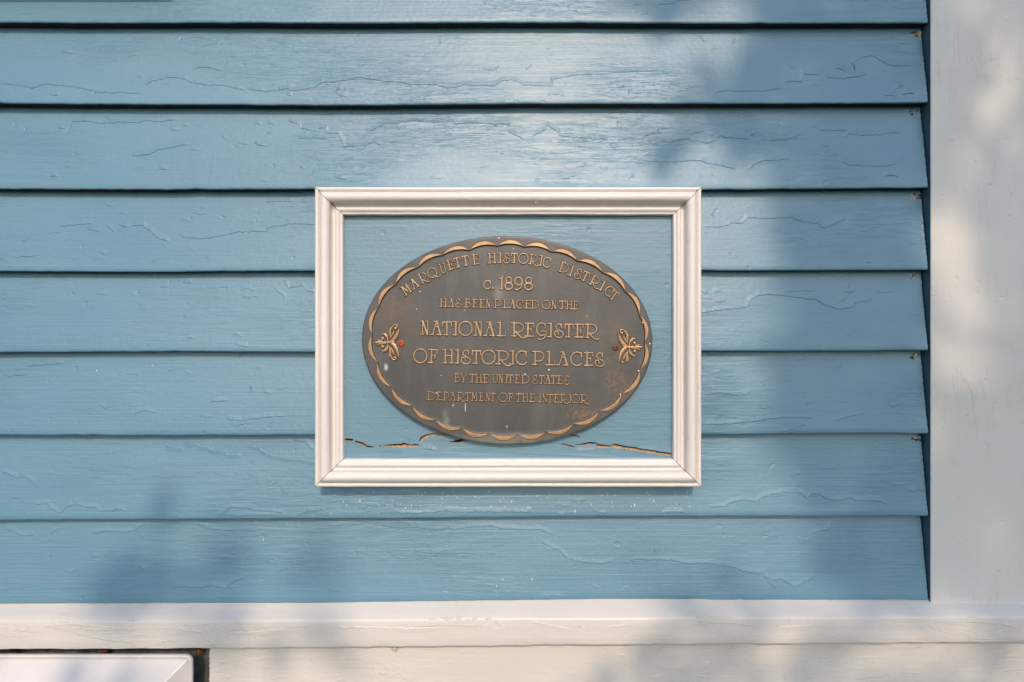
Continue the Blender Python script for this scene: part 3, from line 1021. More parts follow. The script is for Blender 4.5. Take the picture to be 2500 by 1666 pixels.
for pts, h, lt in [(zp(750, 1020, 4.706, [(1290, 335), (1330, 352), (1400, 362), (1480, 372)]), 0.0016, False),
                   (zp(750, 1020, 4.706, [(830, 385), (960, 382), (1100, 385)]), 0.0007, True), (zp(750, 1020, 4.706, [(1140, 235), (1220, 240)]), 0.0012, True),
                   (zp(1250, 1020, 4.706, [(730, 385), (840, 385), (970, 375)]), 0.0010, False),
                   (zp(750, 1020, 4.706, [(440, 120), (560, 130), (640, 128)]), 0.0005, False), (zp(1250, 1020, 4.706, [(1380, 80), (1500, 100), (1620, 118)]), 0.0004, False),
                   (zp(750, 1020, 4.706, [(1470, 372), (1478, 400), (1468, 430), (1476, 458)]), 0.0010, False), (zp(750, 1020, 4.706, [(480, 180), (700, 195)]), 0.0004, False),
                   (zp(1250, 1020, 4.706, [(1600, 70), (1790, 100)]), 0.0004, False)]:
    ribbon(mb, to12(pts), h, lt, dpan, rj)
for k in range(70):
    px, py = rj.uniform(845, 1640), rj.uniform(530, 1105)
    L = rj.uniform(4, 22)
    ribbon(mb, to12([(px, py), (px + L / 2, py + rj.uniform(-2, 2)), (px + L, py + rj.uniform(-2, 2))]), rj.uniform(0.15, 0.5) * 1e-3, rj.random() < 0.5, dpan, rj)
mb.build('backing_panel', [BLUE_PANEL, RAWWOOD, OLDWOOD], frame, False)

# brush-line of paint and dirt where panel meets the left and right stiles
for side, px in ((1, 838.5), (-1, 1643.0)):
    mb = MB()
    y = 540.0
    while y < 1112:
        L = rj.uniform(3, 12)
        wdt = rj.uniform(0.8, 3.2)
        X, X2 = wx(px - side * 3, PANEL_D), wx(px + side * wdt, PANEL_D)
        Z, Z2 = wz(y, PANEL_D), wz(y + L, PANEL_D)
        dd = PANEL_D + 0.0012
        mb.add([(X, -dd, Z), (X2, -dd + 0.0007, Z), (X2, -dd + 0.0007, Z2), (X, -dd, Z2)], [(0, 1, 2, 3) if side < 0 else (3, 2, 1, 0)], 0 if rj.random() < 0.55 else 1)
        y += L
    mb.build('caulk_line', [OLDWOOD, SPECK], frame, False)

# ------------------------------------------------------------------ bronze plaque
CX, CY, PA, PB = 1238.2, 831.4, 354.0, 254.0
ROT = R(1.1)                                         # hangs a touch clockwise
PD_RIM = 0.0440                                      # stand-off of the flat rim
PD_FLD = 0.0418                                      # recessed field
PD_SCA = 0.0449                                      # scalloped border
plaque = thing('bronze_plaque', 'oval bronze historic register plaque with raised lettering inside the white frame', 'plaque', W(CX, CY, PANEL_D + 0.002))

CUSPS = [(1214, 601), (1280, 603.6), (1345.8, 615), (1409.5, 638), (1471, 666), (1526.8, 712.6), (1560.7, 770), (1573, 836), (1561.7, 903), (1517.6, 961), (1463, 1003.3),
         (1400, 1034), (1332.7, 1053.6), (1264, 1059.7), (1194, 1058.6), (1127.5, 1044), (1063.5, 1024.5), (1007, 990), (956, 945), (922.6, 885), (909, 816.5), (925, 750.3),
         (966, 694.8), (1020, 653.9), (1081, 623.6), (1146, 611.6)]
NPS = 24
inner, outer = [], []
for i in range(len(CUSPS)):
    a = np.array(CUSPS[i], float)
    b_ = np.array(CUSPS[(i + 1) % len(CUSPS)], float)
    ch = b_ - a
    L = np.linalg.norm(ch)
    nrm = np.array([ch[1], -ch[0]]) / L
    mid = (a + b_) / 2
    if np.dot(nrm, mid - np.array([CX, CY])) < 0:
        nrm = -nrm
    for k in range(NPS):
        t = k / NPS
        bul = 4 * t * (1 - t)
        inner.append(a + ch * t + nrm * L * 0.098 * bul)
        outer.append(a + ch * t + nrm * L * 0.255 * bul ** 0.86)
inner = np.array(inner)
outer = np.array(outer)
NT = len(inner)


def ring(pts, d):
    pts = np.asarray(pts)
    return np.stack([wx(pts[:, 0], d), np.full(len(pts), -d), wz(pts[:, 1], d)], 1)


def rings_mesh(mb, rings, mat=0, close=True):
    n = len(rings[0])
    vs = np.concatenate(rings)
    fs = []
    for r in range(len(rings) - 1):
        for k in range(n):
            fs.append((r * n + k, r * n + (k + 1) % n, (r + 1) * n + (k + 1) % n, (r + 1) * n + k))
    mb.add(vs, fs, mat)


# ellipse outline sampled at the same angles as the scallops
th = np.arctan2((inner[:, 1] - CY), (inner[:, 0] - CX))


def ell(scale_px):
    """point on the (rotated) ellipse grown by scale_px, along each scallop direction"""
    a, b2 = PA + scale_px, PB + scale_px
    c, s = np.cos(th), np.sin(th)
    u = c * math.cos(ROT) + s * math.sin(ROT)
    v = -c * math.sin(ROT) + s * math.cos(ROT)
    r = 1 / np.sqrt((u / a) ** 2 + (v / b2) ** 2)
    return np.stack([CX + r * c, CY + r * s], 1)


cen = np.array([CX, CY])
mb = MB()
rg = [ring(cen + (inner - cen) * f, PD_FLD) for f in (0.02, 0.3, 0.6, 0.85, 0.985)]
rg += [ring(cen + (inner - cen) * 0.994, PD_FLD + 0.0002), ring(inner, PD_RIM - 0.0003), ring(cen + (inner - cen) * 1.004, PD_RIM)]
rg += [ring((inner * 0.4 + ell(0) * 0.6), PD_RIM), ring(ell(-3), PD_RIM), ring(ell(-0.8), PD_RIM - 0.0003), ring(ell(0), PD_RIM - 0.0011), ring(ell(0.6), PD_RIM - 0.003), ring(ell(0.6), PANEL_D + 0.0002)]
rings_mesh(mb, rg, 0)
mb.add(rg[0], [list(range(NT))], 0)
# pale droppings, drips and flecks on the plate
for px, py, sx, sy in [(1136, 995, 0.9, 12), (1106, 990, 2, 2), (1218, 582, 2, 2), (1237.5, 1042, 1.0, 3.2), (1586.5, 839.5, 2, 2), (1559, 906, 2.2, 2.2), (1515, 965, 1.6, 4),
                       (1025.7, 712, 1.6, 1.6), (1017, 755, 1.3, 1.3), (1340, 903, 1.8, 1.8), (1068, 794, 1.0, 1.0), (1433, 772, 1.2, 1.2), (1134, 758, 1.2, 1.2), (1254, 607, 1.4, 1.6), (1569, 788, 2.0, 1.6),
                       (1077, 917, 1.2, 1.2), (1553, 727, 1.6, 1.4), (1066, 960, 1.8, 1.8), (1282, 914, 1.8, 1.8), (1130, 604, 1.8, 1.5), (1380, 640, 1.2, 1.2)]:
    rr = math.hypot((px - CX) / PA, (py - CY) / PB)
    d = (PD_RIM if rr > 0.93 else PD_FLD) + 0.0002
    if (px, py) in ((1066, 960), (1282, 914), (1569, 788), (1559, 906), (1130, 604)):
        d = PD_SCA + 0.0002
    n = 8
    c = W(px, py, d + 0.0005)
    vs = [c] + [W(px + sx * math.cos(k * 2 * math.pi / n) * rj.uniform(0.8, 1.15), py + sy * math.sin(k * 2 * math.pi / n), d) for k in range(n)]
    mb.add(vs, [(0, 1 + k, 1 + (k + 1) % n) for k in range(n)], 1)
plate = mb.build('plate', [PATINA, SPECK], plaque, False)


def height_attr(o, vals):
    at = o.data.attributes.new('height', 'FLOAT', 'POINT')
    at.data.foreach_set('value', np.asarray(vals, dtype=np.float32))


mb = MB()
vals = []
mid_ = lambda f: inner + (outer - inner) * f
wdt = np.linalg.norm(outer - inner, axis=1)
mid = (inner + outer) / 2


def shr(base, amt):                                  # move towards the middle line by amt px at most
    v = mid - base
    L = np.maximum(1e-6, np.linalg.norm(v, axis=1))
    return base + v * np.minimum(amt / L, 0.8)[:, None]


rr_list = [(inner, PD_FLD - 0.0002, 0.0), (inner, PD_SCA - 0.0007, 0.1), (shr(inner, 0.8), PD_SCA - 0.0001, 0.6), (shr(inner, 1.5), PD_SCA, 1.0), (shr(outer, 1.7), PD_SCA, 1.0), (shr(outer, 0.9), PD_SCA - 0.0002, 0.6),
           (shr(outer, 0.25), PD_SCA - 0.0006, 0.1), (outer, PD_RIM - 0.0002, 0.0)]
rings_mesh(mb, [ring(p, d) for p, d, _ in rr_list], 0)
for p, d, v in rr_list:
    vals += [v] * NT
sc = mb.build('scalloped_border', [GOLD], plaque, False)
height_attr(sc, vals)


# ---- lettering: strokes -> distance field -> cast relief
def arc(cx, cy, rx, ry, a0, a1, n=22):
    return [(cx + rx * math.cos(R(a0 + (a1 - a0) * i / n)), cy + ry * math.sin(R(a0 + (a1 - a0) * i / n))) for i in range(n + 1)]


def smooth(pts, n=6):
    """Catmull-Rom through the points"""
    P = [pts[0]] + list(pts) + [pts[-1]]
    out = []
    for i in range(1, len(P) - 2):
        p0, p1, p2, p3 = P[i - 1], P[i], P[i + 1], P[i + 2]
        for k in range(n):
            t = k / n
            out.append(tuple(0.5 * (2 * p1[j] + (p2[j] - p0[j]) * t + (2 * p0[j] - 5 * p1[j] + 4 * p2[j] - p3[j]) * t * t + (3 * p1[j] - p0[j] - 3 * p2[j] + p3[j]) * t ** 3) for j in (0, 1)))
    out.append(pts[-1])
    return out


GL = {
    'N': [([(.3, 0), (.3, 1)], .85), ([(.3, 1), (.83, 0)], 1.15), ([(.88, 0), (.88, 1)], .8), ([(.03, .98), (.3, .98)], .75), ([(.6, .98), (.9, .98)], .7), ([(.04, .02), (.42, .02)], .8)],
    'A': [([(.56, 1), (.26, 0)], .8), ([(.58, 1), (.88, 0)], 1.2), ([(.46, .60), (.68, .60)], .75), ([(.28, .98), (.6, .98)], .75), ([(.03, .02), (.32, .02)], .8), ([(.58, .02), (.97, .02)], .85)],
    'T': [([(.48, 0), (.48, .97)], 1.1), ([(.03, .95), (.97, .95)], 1.0), ([(.05, .95), (.03, .64)], .8), ([(.95, .95), (.97, .64)], .8), ([(.12, .02), (.62, .02)], .8)],
    'I': [([(.72, 0), (.72, 1)], 1.15), ([(.04, .98), (.72, .98)], .75), ([(.04, .02), (.94, .02)], .8)],
    'O': [(arc(.5, .5, .46, .51, 0, 360, 36), .95)],
    'L': [([(.38, 0), (.38, 1)], 1.15), ([(.05, .98), (.4, .98)], .75), ([(.03, .02), (.96, .02)], .85), ([(.95, .02), (.97, .36)], .6)],
    'R': [([(.22, 0), (.22, 1)], 1.1), ([(.02, .98), (.4, .98)], .75), (arc(.40, .64, .42, .35, 92, -95, 26), .85), ([(.24, .34), (.40, .29)], .7),
          (smooth([(.30, .32), (.48, .14), (.62, -.02), (.76, -.10), (.9, -.10), (.99, -.05)]), .95), ([(.02, .02), (.35, .02)], .8)],
    'E': [([(.32, 0), (.32, 1)], 1.15), ([(.03, .97), (.92, .97)], .8), ([(.92, .97), (.92, .70)], .7), ([(.32, .55), (.7, .55)], .65), ([(.7, .62), (.68, .32)], .75),
          ([(.03, .03), (.95, .03)], .9), ([(.94, .03), (.95, .30)], .6)],
    'G': [(arc(.55, .55, .48, .46, 40, 305, 30), .9), ([(.9, .98), (.88, .62)], .8), ([(.5, .42), (.96, .42)], .7), (smooth([(.96, .42), (.95, .15), (.82, -.06), (.6, -.18), (.36, -.2), (.18, -.14)]), .85)],
    'S': [(smooth([(.74, .70), (.73, .86), (.6, .96), (.4, .96), (.24, .86), (.2, .72), (.32, .58), (.6, .47), (.86, .36), (.95, .22), (.88, .08), (.68, -.01), (.44, -.02), (.2, .05), (.06, .2), (.09, .36),
                   (.22, .44), (.38, .40), (.45, .28), (.44, .18)]), .85), ([(.76, 1.0), (.74, .68)], .8)],
    'C': [(arc(.53, .5, .49, .50, 52, 318, 30), .95), ([(.88, .98), (.86, .64)], .9)],
    'D': [([(.24, 0), (.24, 1)], 1.1), ([(.02, .98), (.4, .98)], .75), (arc(.36, .5, .60, .48, 90, -90, 26), .85), ([(.02, .02), (.4, .02)], .8)],
    'P': [([(.27, 0), (.27, 1)], 1.1), ([(.02, .98), (.5, .98)], .75), (arc(.50, .63, .46, .35, 92, -100, 26), .85), ([(.28, .30), (.44, .29)], .7), ([(.02, .02), (.40, .02)], .8)],
    'B': [([(.27, 0), (.27, 1)], 1.1), ([(.02, .98), (.5, .98)], .75), (arc(.48, .76, .36, .22, 90, -90, 16), .8), ([(.27, .54), (.5, .54)], .7), (arc(.5, .28, .44, .26, 90, -90, 16), .85), ([(.02, .02), (.5, .02)], .8)],
    'H': [([(.26, 0), (.26, 1)], 1.1), ([(.86, 0), (.86, 1)], 1.1), ([(.26, .55), (.86, .55)], .7), ([(.02, .98), (.3, .98)], .75), ([(.6, .98), (.88, .98)], .75), ([(.02, .02), (.40, .02)], .8), ([(.60, .02), (.98, .02)], .8)],
    'F': [([(.34, 0), (.34, 1)], 1.15), ([(.03, .97), (.92, .97)], .85), ([(.92, .97), (.90, .66)], .85), ([(.34, .55), (.72, .55)], .7), ([(.72, .62), (.68, .30)], .85), ([(.03, .02), (.48, .02)], .85)],
    'M': [([(.2, 0), (.2, 1)], .9), ([(.22, 1), (.52, .28)], 1.1), ([(.52, .28), (.80, 1)], .8), ([(.84, 0), (.82, 1)], 1.1), ([(.0, .98), (.24, .98)], .75), ([(.62, .98), (.82, .98)], .6), ([(.02, .02), (.36, .02)], .8), ([(.64, .02), (1, .02)], .8)],
    'Q': [(arc(.46, .5, .44, .50, 0, 360, 36), .85), (smooth([(.36, .14), (.5, .20), (.64, .06), (.82, -.10), (1.0, -.12), (1.14, -.04)]), .8)],
    'U': [(smooth([(.26, .98), (.26, .34), (.32, .12), (.5, .0), (.7, .06), (.84, .24), (.86, .40), (.86, .98)], 8), .9), ([(.02, .98), (.3, .98)], .75), ([(.6, .98), (.88, .98)], .75)],
    'Y': [([(.16, 1), (.56, .45)], .85), ([(.94, 1), (.56, .45)], .9), ([(.56, .45), (.52, 0)], 1.15), ([(.02, .98), (.28, .98)], .75), ([(.76, .98), (1, .98)], .7), ([(.22, .02), (.66, .02)], .8)],
    '1': [([(.7, 0), (.7, 1)], 1.15), ([(.08, .86), (.68, .88)], .75), ([(.15, .02), (.95, .02)], .75)],
    '8': [(arc(.5, .74, .34, .25, 0, 360, 26), .95), (arc(.5, .26, .44, .27, 0, 360, 28), 1.0)],
    '9': [(arc(.48, .67, .44, .32, 0, 360, 28), .95), (smooth([(.92, .67), (.9, .42), (.76, .18), (.52, .02), (.28, -.02), (.12, .02)]), .95)],
    '.': [([(.5, .1), (.52, .1)], 1.5)],
}


def field(letters, sw, x0, x1, y0, y1, res=0.5, extra=()):
    """letters: list of (char, origin px, x-vector px, y-vector px). returns coordinates and distance field"""
    nx = int((x1 - x0) / res) + 1
    ny = int((y1 - y0) / res) + 1
    F = np.full((ny, nx), 9.0)

    def seg(p, q, r0, r1):
        xa, xb = min(p[0], q[0]) - 6, max(p[0], q[0]) + 6
        ya, yb = min(p[1], q[1]) - 6, max(p[1], q[1]) + 6
        i0, i1 = max(0, int((xa - x0) / res)), min(nx, int((xb - x0) / res) + 2)
        j0, j1 = max(0, int((ya - y0) / res)), min(ny, int((yb - y0) / res) + 2)
        if i1 <= i0 or j1 <= j0:
            return
        X, Y = np.meshgrid(x0 + np.arange(i0, i1) * res, y0 + np.arange(j0, j1) * res)
        vx, vy = q[0] - p[0], q[1] - p[1]
        L2 = vx * vx + vy * vy + 1e-9
        t = np.clip(((X - p[0]) * vx + (Y - p[1]) * vy) / L2, 0, 1)
        dd = np.hypot(X - p[0] - t * vx, Y - p[1] - t * vy) - (r0 + (r1 - r0) * t)
        F[j0:j1, i0:i1] = np.minimum(F[j0:j1, i0:i1], dd)

    for ch, o, ux, uy in letters:
        for pts, wr in GL[ch]:
            pp = [(o[0] + a * ux[0] + b_ * uy[0], o[1] + a * ux[1] + b_ * uy[1]) for a, b_ in pts]
            for p, q in zip(pp[:-1], pp[1:]):
                seg(p, q, sw * wr / 2, sw * wr / 2)
    for chain in extra:
        for (a, b_, r0), (c, d_, r1) in zip(chain[:-1], chain[1:]):
            seg((a, b_), (c, d_), r0, r1)
    return F, x0, y0, res


def relief(name, F, x0, y0, res, H, base_d, mat, parent, slope=1.5, grow=0.35, dome=0.0):
    ny, nx = F.shape
    h = np.clip((grow - F) / slope, 0, 1)
    hs = h * h * (3 - 2 * h)
    top = H * hs + dome * np.clip(-F, 0, 4) / 4 * H
    J, I = np.meshgrid(np.arange(ny), np.arange(nx), indexing='ij')
    on = F < grow + 0.6
    q = on[:-1, :-1] | on[1:, :-1] | on[:-1, 1:] | on[1:, 1:]
    idx = np.arange(nx * ny).reshape(ny, nx)
    quads = np.stack([idx[:-1, :-1][q], idx[1:, :-1][q], idx[1:, 1:][q], idx[:-1, 1:][q]], 1)
    used = np.unique(quads)
    remap = np.full(nx * ny, -1)
    remap[used] = np.arange(len(used))
    px = (x0 + I * res).ravel()[used]
    py = (y0 + J * res).ravel()[used]
    d = base_d - 0.0001 + top.ravel()[used] + np.where(hs.ravel()[used] > 0.98, RNG.normal(0, 0.00001, len(used)), 0)
    V = np.stack([wx(px, d), -d, wz(py, d)], 1)
    o = mk(name, V, remap[quads], mat, parent, True)
    height_attr(o, hs.ravel()[used])
    return o


TA = math.tan(ROT)


def line_letters(txt, ext, xb, yb, cap):
    """ext: measured left/right pixel of each letter; baseline passes (xb, yb) at the plaque's tilt"""
    out = []
    chars = [c for c in txt if c != ' ']
    for ch, (a, c) in zip(chars, ext):
        o = (a, yb + (a - xb) * TA)
        out.append((ch, o, ((c - a) , (c - a) * TA), (cap * math.sin(ROT), -cap)))
    return out


TEXT = [
    ('NATIONAL REGISTER', [(1025, 1046.7), (1048, 1078.6), (1079.7, 1102), (1104, 1115.8), (1118.5, 1153.5), (1155, 1177), (1179, 1208), (1212, 1235), (1246.6, 1284.5), (1280.5, 1304.6),
                           (1308, 1333.3), (1336, 1348), (1352, 1376.3), (1378, 1399.8), (1402, 1425), (1426.8, 1463)], 1035, 817.4, 33.2, 4.3),
    ('OF HISTORIC PLACES', [(1008.5, 1043), (1044.6, 1069), (1080.2, 1106.2), (1109.4, 1121), (1124.3, 1149.8), (1152, 1173.7), (1174.8, 1209.8), (1209.3, 1247.5), (1243.8, 1255.2), (1258, 1288),
                            (1298, 1328.7), (1332, 1355), (1356.8, 1388.3), (1392, 1422.8), (1425.6, 1448.6), (1451.5, 1476)], 1055, 886.5, 33.0, 4.3),
    ('HAS BEEN PLACED ON THE', [(1072, 1090.6), (1092.5, 1108.5), (1111.6, 1125.8), (1133, 1149.8), (1152, 1167), (1169.5, 1183), (1184.3, 1197), (1204, 1224.4), (1225.5, 1242), (1242, 1258.4), (1260, 1278.5),
                                (1279, 1296.6), (1295, 1315.8), (1322.5, 1343.5), (1344.5, 1358), (1364.6, 1381), (1380.5, 1397), (1397.5, 1412.4)], 1080, 749.4, 20.2, 3.0),
    ('BY THE UNITED STATES', [(1108, 1123.5), (1122.6, 1139.4), (1146, 1159.5), (1160, 1175.9), (1177.7, 1192.7), (1199.7, 1215.6), (1215.6, 1228), (1231, 1239.2), (1239.8, 1253), (1256, 1268.6), (1271, 1292),
                              (1299, 1313.6), (1315.5, 1328.7), (1328.2, 1344.4), (1344.4, 1358), (1359.5, 1373.7), (1375.6, 1390.8)], 1115, 933.4, 20.6, 3.0),
    ('DEPARTMENT OF THE INTERIOR', [(1040.8, 1063.2), (1064.6, 1078.6), (1080.5, 1096.4), (1095.5, 1112.3), (1114.6, 1135.7), (1135.7, 1147.8), (1150, 1165), (1168.4, 1181.5), (1183.8, 1196.4), (1197, 1209.5), (1216.5, 1239),
                                    (1239.2, 1253), (1259.8, 1272), (1273.5, 1289.6), (1291.6, 1305.8), (1313, 1320.5), (1321.4, 1335), (1336.5, 1349.3), (1350.7, 1365), (1366, 1388), (1387, 1394), (1394, 1415.5), (1415, 1438)],
     1050, 977.2, 20.2, 2.9),
]
for txt, ext, xb, yb, cap, sw in TEXT:
    L = line_letters(txt, ext, xb, yb, cap)
    F, x0, y0, res = field(L, sw, ext[0][0] - 8, ext[-1][1] + 8, yb - cap - 10, yb + 24)
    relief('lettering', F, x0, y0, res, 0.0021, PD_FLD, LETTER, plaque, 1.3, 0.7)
# the date
L = [('C', (1180, 705.8), (19, 0.35), (0.3, -20.5)), ('.', (1200, 706), (6, 0.1), (0.3, -20)), ('1', (1217, 706), (11.5, .2), (.5, -30)), ('8', (1231.5, 706.4), (20.5, .4), (.5, -30)),
     ('9', (1255.5, 706.9), (20.5, .4), (.5, -30)), ('8', (1279.2, 707.2), (21.4, .4), (.5, -30))]
F, x0, y0, res = field(L, 4.0, 1172, 1310, 665, 720)
relief('lettering', F, x0, y0, res, 0.0021, PD_FLD, LETTER, plaque, 1.3, 0.7)
# the arched line: (letter, baseline point, tilt in degrees, width)
ARC = [('M', 997.6, 717.5, 32, 21), ('A', 1016.0, 703.5, 31, 20), ('R', 1039, 688.6, 26, 25), ('Q', 1060.7, 677.4, 22, 25), ('U', 1084.0, 666.8, 17, 17), ('E', 1102.6, 658.3, 16.5, 17),
       ('T', 1119.6, 652.8, 13, 16), ('T', 1138.7, 648.2, 9.5, 16), ('E', 1162, 645.8, 6.5, 18), ('H', 1201, 643, 2.5, 20), ('I', 1219.4, 642.2, 1, 10), ('S', 1237.3, 642, 0, 18),
       ('T', 1255.4, 642, -2, 16), ('O', 1277, 643.6, -4, 25), ('R', 1302, 646.2, -8, 25), ('I', 1317.6, 648.2, -9, 9), ('C', 1333, 653, -12, 21), ('D', 1373, 665.6, -18, 25), ('I', 1389, 673, -20, 11),
       ('S', 1408, 679.6, -21, 18), ('T', 1424.6, 686, -25, 16), ('R', 1447.5, 698.5, -27, 26), ('I', 1463.5, 708, -28, 11), ('C', 1481.5, 722.3, -30, 21), ('T', 1493.0, 732.4, -34, 18)]
L = []
for ch, bx, by, ang, wd in ARC:
    a = R(ang)
    ux = (wd * math.cos(a), -wd * math.sin(a))
    cap = 24.0
    uy = (-cap * math.sin(a), -cap * math.cos(a))
    L.append((ch, (bx - ux[0] / 2, by - ux[1] / 2), ux, uy))
F, x0, y0, res = field(L, 3.35, 965, 1535, 606, 745)
relief('lettering', F, x0, y0, res, 0.0021, PD_FLD, LETTER, plaque, 1.3, 0.7)

# scrolled leaf ornaments at either end (chains of x, y, radius in a 13.07x enlargement)
ORN = [
    [(650, 862, 18), (740, 820, 62), (820, 750, 70), (890, 640, 58), (940, 530, 40), (968, 450, 22), (972, 415, 10)],
    [(650, 872, 18), (740, 900, 62), (820, 970, 64), (885, 1080, 55), (925, 1200, 40), (945, 1300, 28), (950, 1350, 14)],
    [(700, 862, 55), (770, 862, 60)],
    [(690, 700, 18), (678, 620, 42), (672, 510, 50), (710, 420, 40), (770, 345, 26), (830, 305, 22), (895, 320, 26), (905, 380, 26), (860, 430, 30), (830, 405, 30)],
    [(690, 700, 18), (640, 830, 14)],
    [(700, 730, 10), (740, 650, 28), (780, 580, 34), (800, 520, 16), (812, 490, 8)],
    [(650, 960, 14), (680, 1080, 34), (685, 1200, 44), (675, 1290, 46), (665, 1325, 34)],
    [(690, 1010, 8), (740, 1100, 26), (780, 1190, 34), (800, 1250, 24), (825, 1250, 14)],
    [(725, 1290, 16), (735, 1370, 24), (790, 1430, 26), (850, 1420, 26), (890, 1370, 18)],
    [(800, 1345, 24), (845, 1350, 34)],
    [(612, 850, 18), (605, 740, 30), (560, 670, 52), (510, 610, 46), (450, 600, 24), (410, 625, 16)],
    [(440, 745, 50), (445, 740, 50)], [(400, 780, 20), (420, 850, 22)],
    [(612, 900, 18), (605, 1000, 30), (560, 1090, 56), (500, 1140, 40), (440, 1140, 24), (415, 1125, 14)],
    [(440, 1000, 50), (445, 1003, 48)], [(405, 960, 20), (430, 900, 22)],
    [(420, 862, 26), (520, 870, 26), (640, 870, 34)],
    [(480, 835, 24), (560, 860, 16)], [(470, 910, 24), (560, 890, 16)],
    [(410, 850, 34), (320, 860, 40), (240, 875, 38), (220, 875, 34)],
    [(390, 830, 20), (320, 800, 22), (275, 785, 14)],
    [(400, 890, 24), (330, 930, 34), (285, 960, 22)],
]
left = [[(900 + x / 13.07, 770 + y / 13.07, r / 13.07) for x, y, r in ch] for ch in ORN]
right = [[(1480 + (540 + (815 - x)) / 13.07, 790 + (y - 110) / 13.07, r / 13.07) for x, y, r in ch] for ch in ORN]
for chains, xa, xb in ((left, 908, 982), (right, 1502, 1576)):
    F, x0, y0, res = field([], 1, xa, xb, 782, 886, 0.4, chains)
    relief('leaf_ornament', F, x0, y0, res, 0.0022, PD_FLD, GOLD, plaque, 0.9, 0.35, 0.25)


# two rusted cross-head screws
def screw(px, py, mat, rot, label):
    d0 = PD_FLD
    r = 8.0 * pxscale(d0)
    c = Vector(W(px, py, d0))
    n = 48
    vs, fs = [], []
    prof = [(1.0, -0.0002), (1.0, 0.0009), (0.93, 0.0017), (0.78, 0.0024), (0.55, 0.0029), (0.40, 0.0030), (0.30, 0.0030), (0.2, 0.0030), (0.1, 0.0030), (0.03, 0.0030)]
    for k_, (f, h) in enumerate(prof):
        for k in range(n):
            a = k * 2 * math.pi / n
            x, z = f * math.cos(a), f * math.sin(a)
            u = x * math.cos(rot) + z * math.sin(rot)
            v = -x * math.sin(rot) + z * math.cos(rot)
            hh = h
            if f < 0.5 and (abs(u) < 0.115 or abs(v) < 0.115):
                hh = h - 0.0021
            vs.append((c.x + x * r, c.y - hh, c.z + z * r))
    for i in range(len(prof) - 1):
        for k in range(n):
            fs.append([i * n + k, i * n + (k + 1) % n, (i + 1) * n + (k + 1) % n, (i + 1) * n + k])
    fs.append([(len(prof) - 1) * n + k for k in range(n)])
    mk('screw', vs, fs, mat, plaque, False, None, label)


screw(979.6, 838.5, RUST, 0.25, 'bright orange rusted cross-head screw')
screw(1503.5, 848.5, DARKRUST, 0.1, 'dark brown rusted cross-head screw')

# ------------------------------------------------------------------ white vent cover in its dark recess
vent = thing('vent_cover', 'white rounded-corner cover sitting in a dark recess under the ledge', 'vent cover', W(120, 1900, 0.0))
VX0, VX1 = wx(-270, 0.034), wx(468.6, 0.034)
VZ0, VZ1 = wz(1930, 0.034), wz(1600, 0.034)


def rrect(ins, r, d, n=10):
    x0_, x1_, z0_, z1_ = VX0 + ins, VX1 - ins, VZ0 + ins, VZ1 - ins
    out = []
    for cx, cz, a0 in ((x1_ - r, z1_ - r, 0), (x0_ + r, z1_ - r, 90), (x0_ + r, z0_ + r, 180), (x1_ - r, z0_ + r, 270)):
        for k in range(n + 1):
            a = R(a0 + 90 * k / n)
            out.append((cx + r * math.cos(a), -d, cz + r * math.sin(a)))
    return np.array(out)


p_ = S
mb = MB()
rings_mesh(mb, [rrect(0.022, 0.002, -0.0045), rrect(0.022, 0.002, 0.0285), rrect(0.0006, 0.009, 0.0290), rrect(0.0, 0.0095, 0.0300), rrect(0.0006, 0.009, 0.0332), rrect(0.0018, 0.0082, 0.0342), rrect(0.0034, 0.0070, 0.0344), rrect(0.0044, 0.006, 0.0334),
                rrect(0.0049, 0.0055, 0.0305), rrect(0.0066, 0.005, 0.0300)], 0)
mb.build('rim', [ENAMEL], vent, True)
mb = MB()
rings_mesh(mb, [rrect(0.0060, 0.0045, 0.0290), rrect(0.0068, 0.0022, 0.0310), rrect(0.0078, 0.0016, 0.0325), rrect(0.066, 0.0016, 0.084), rrect(0.068, 0.001, 0.0845), rrect(0.075, 0.0005, 0.0845)], 0)
e = rrect(0.075, 0.0005, 0.0845)
mb.add(e, [list(range(len(e)))], 0)
mb.build('bevelled_face', [ENAMEL], vent, False)
for px, py, wd, hh in ((25, 1592, 22, 9), (247, 1592, 26, 10), (484, 1595, 15, 17)):
    mb = MB()
    X, _, Z = W(px, py, 0.01)
    a, c = wd * S / 2, hh * S / 2
    rnd2 = random.Random(px)
    bm_v = []
    for k in range(10):
        an = k * 2 * math.pi / 10
        bm_v.append((X + a * math.cos(an) * rnd2.uniform(.7, 1.15), -0.006 - rnd2.uniform(0, .003), Z + c * math.sin(an) * rnd2.uniform(.7, 1.1)))
    bv = [(x, 0.004, z) for x, y, z in bm_v]
    mb.add(bm_v + [(X, -0.012, Z)], [(k, (k + 1) % 10, 10) for k in range(10)], 0)
    mb.add(bm_v + bv, [(k, (k + 1) % 10, 10 + (k + 1) % 10, 10 + k) for k in range(10)], 0)
    mb.build('fixing_clip', [DARKRUST if px > 100 else OLDWOOD], vent, False)

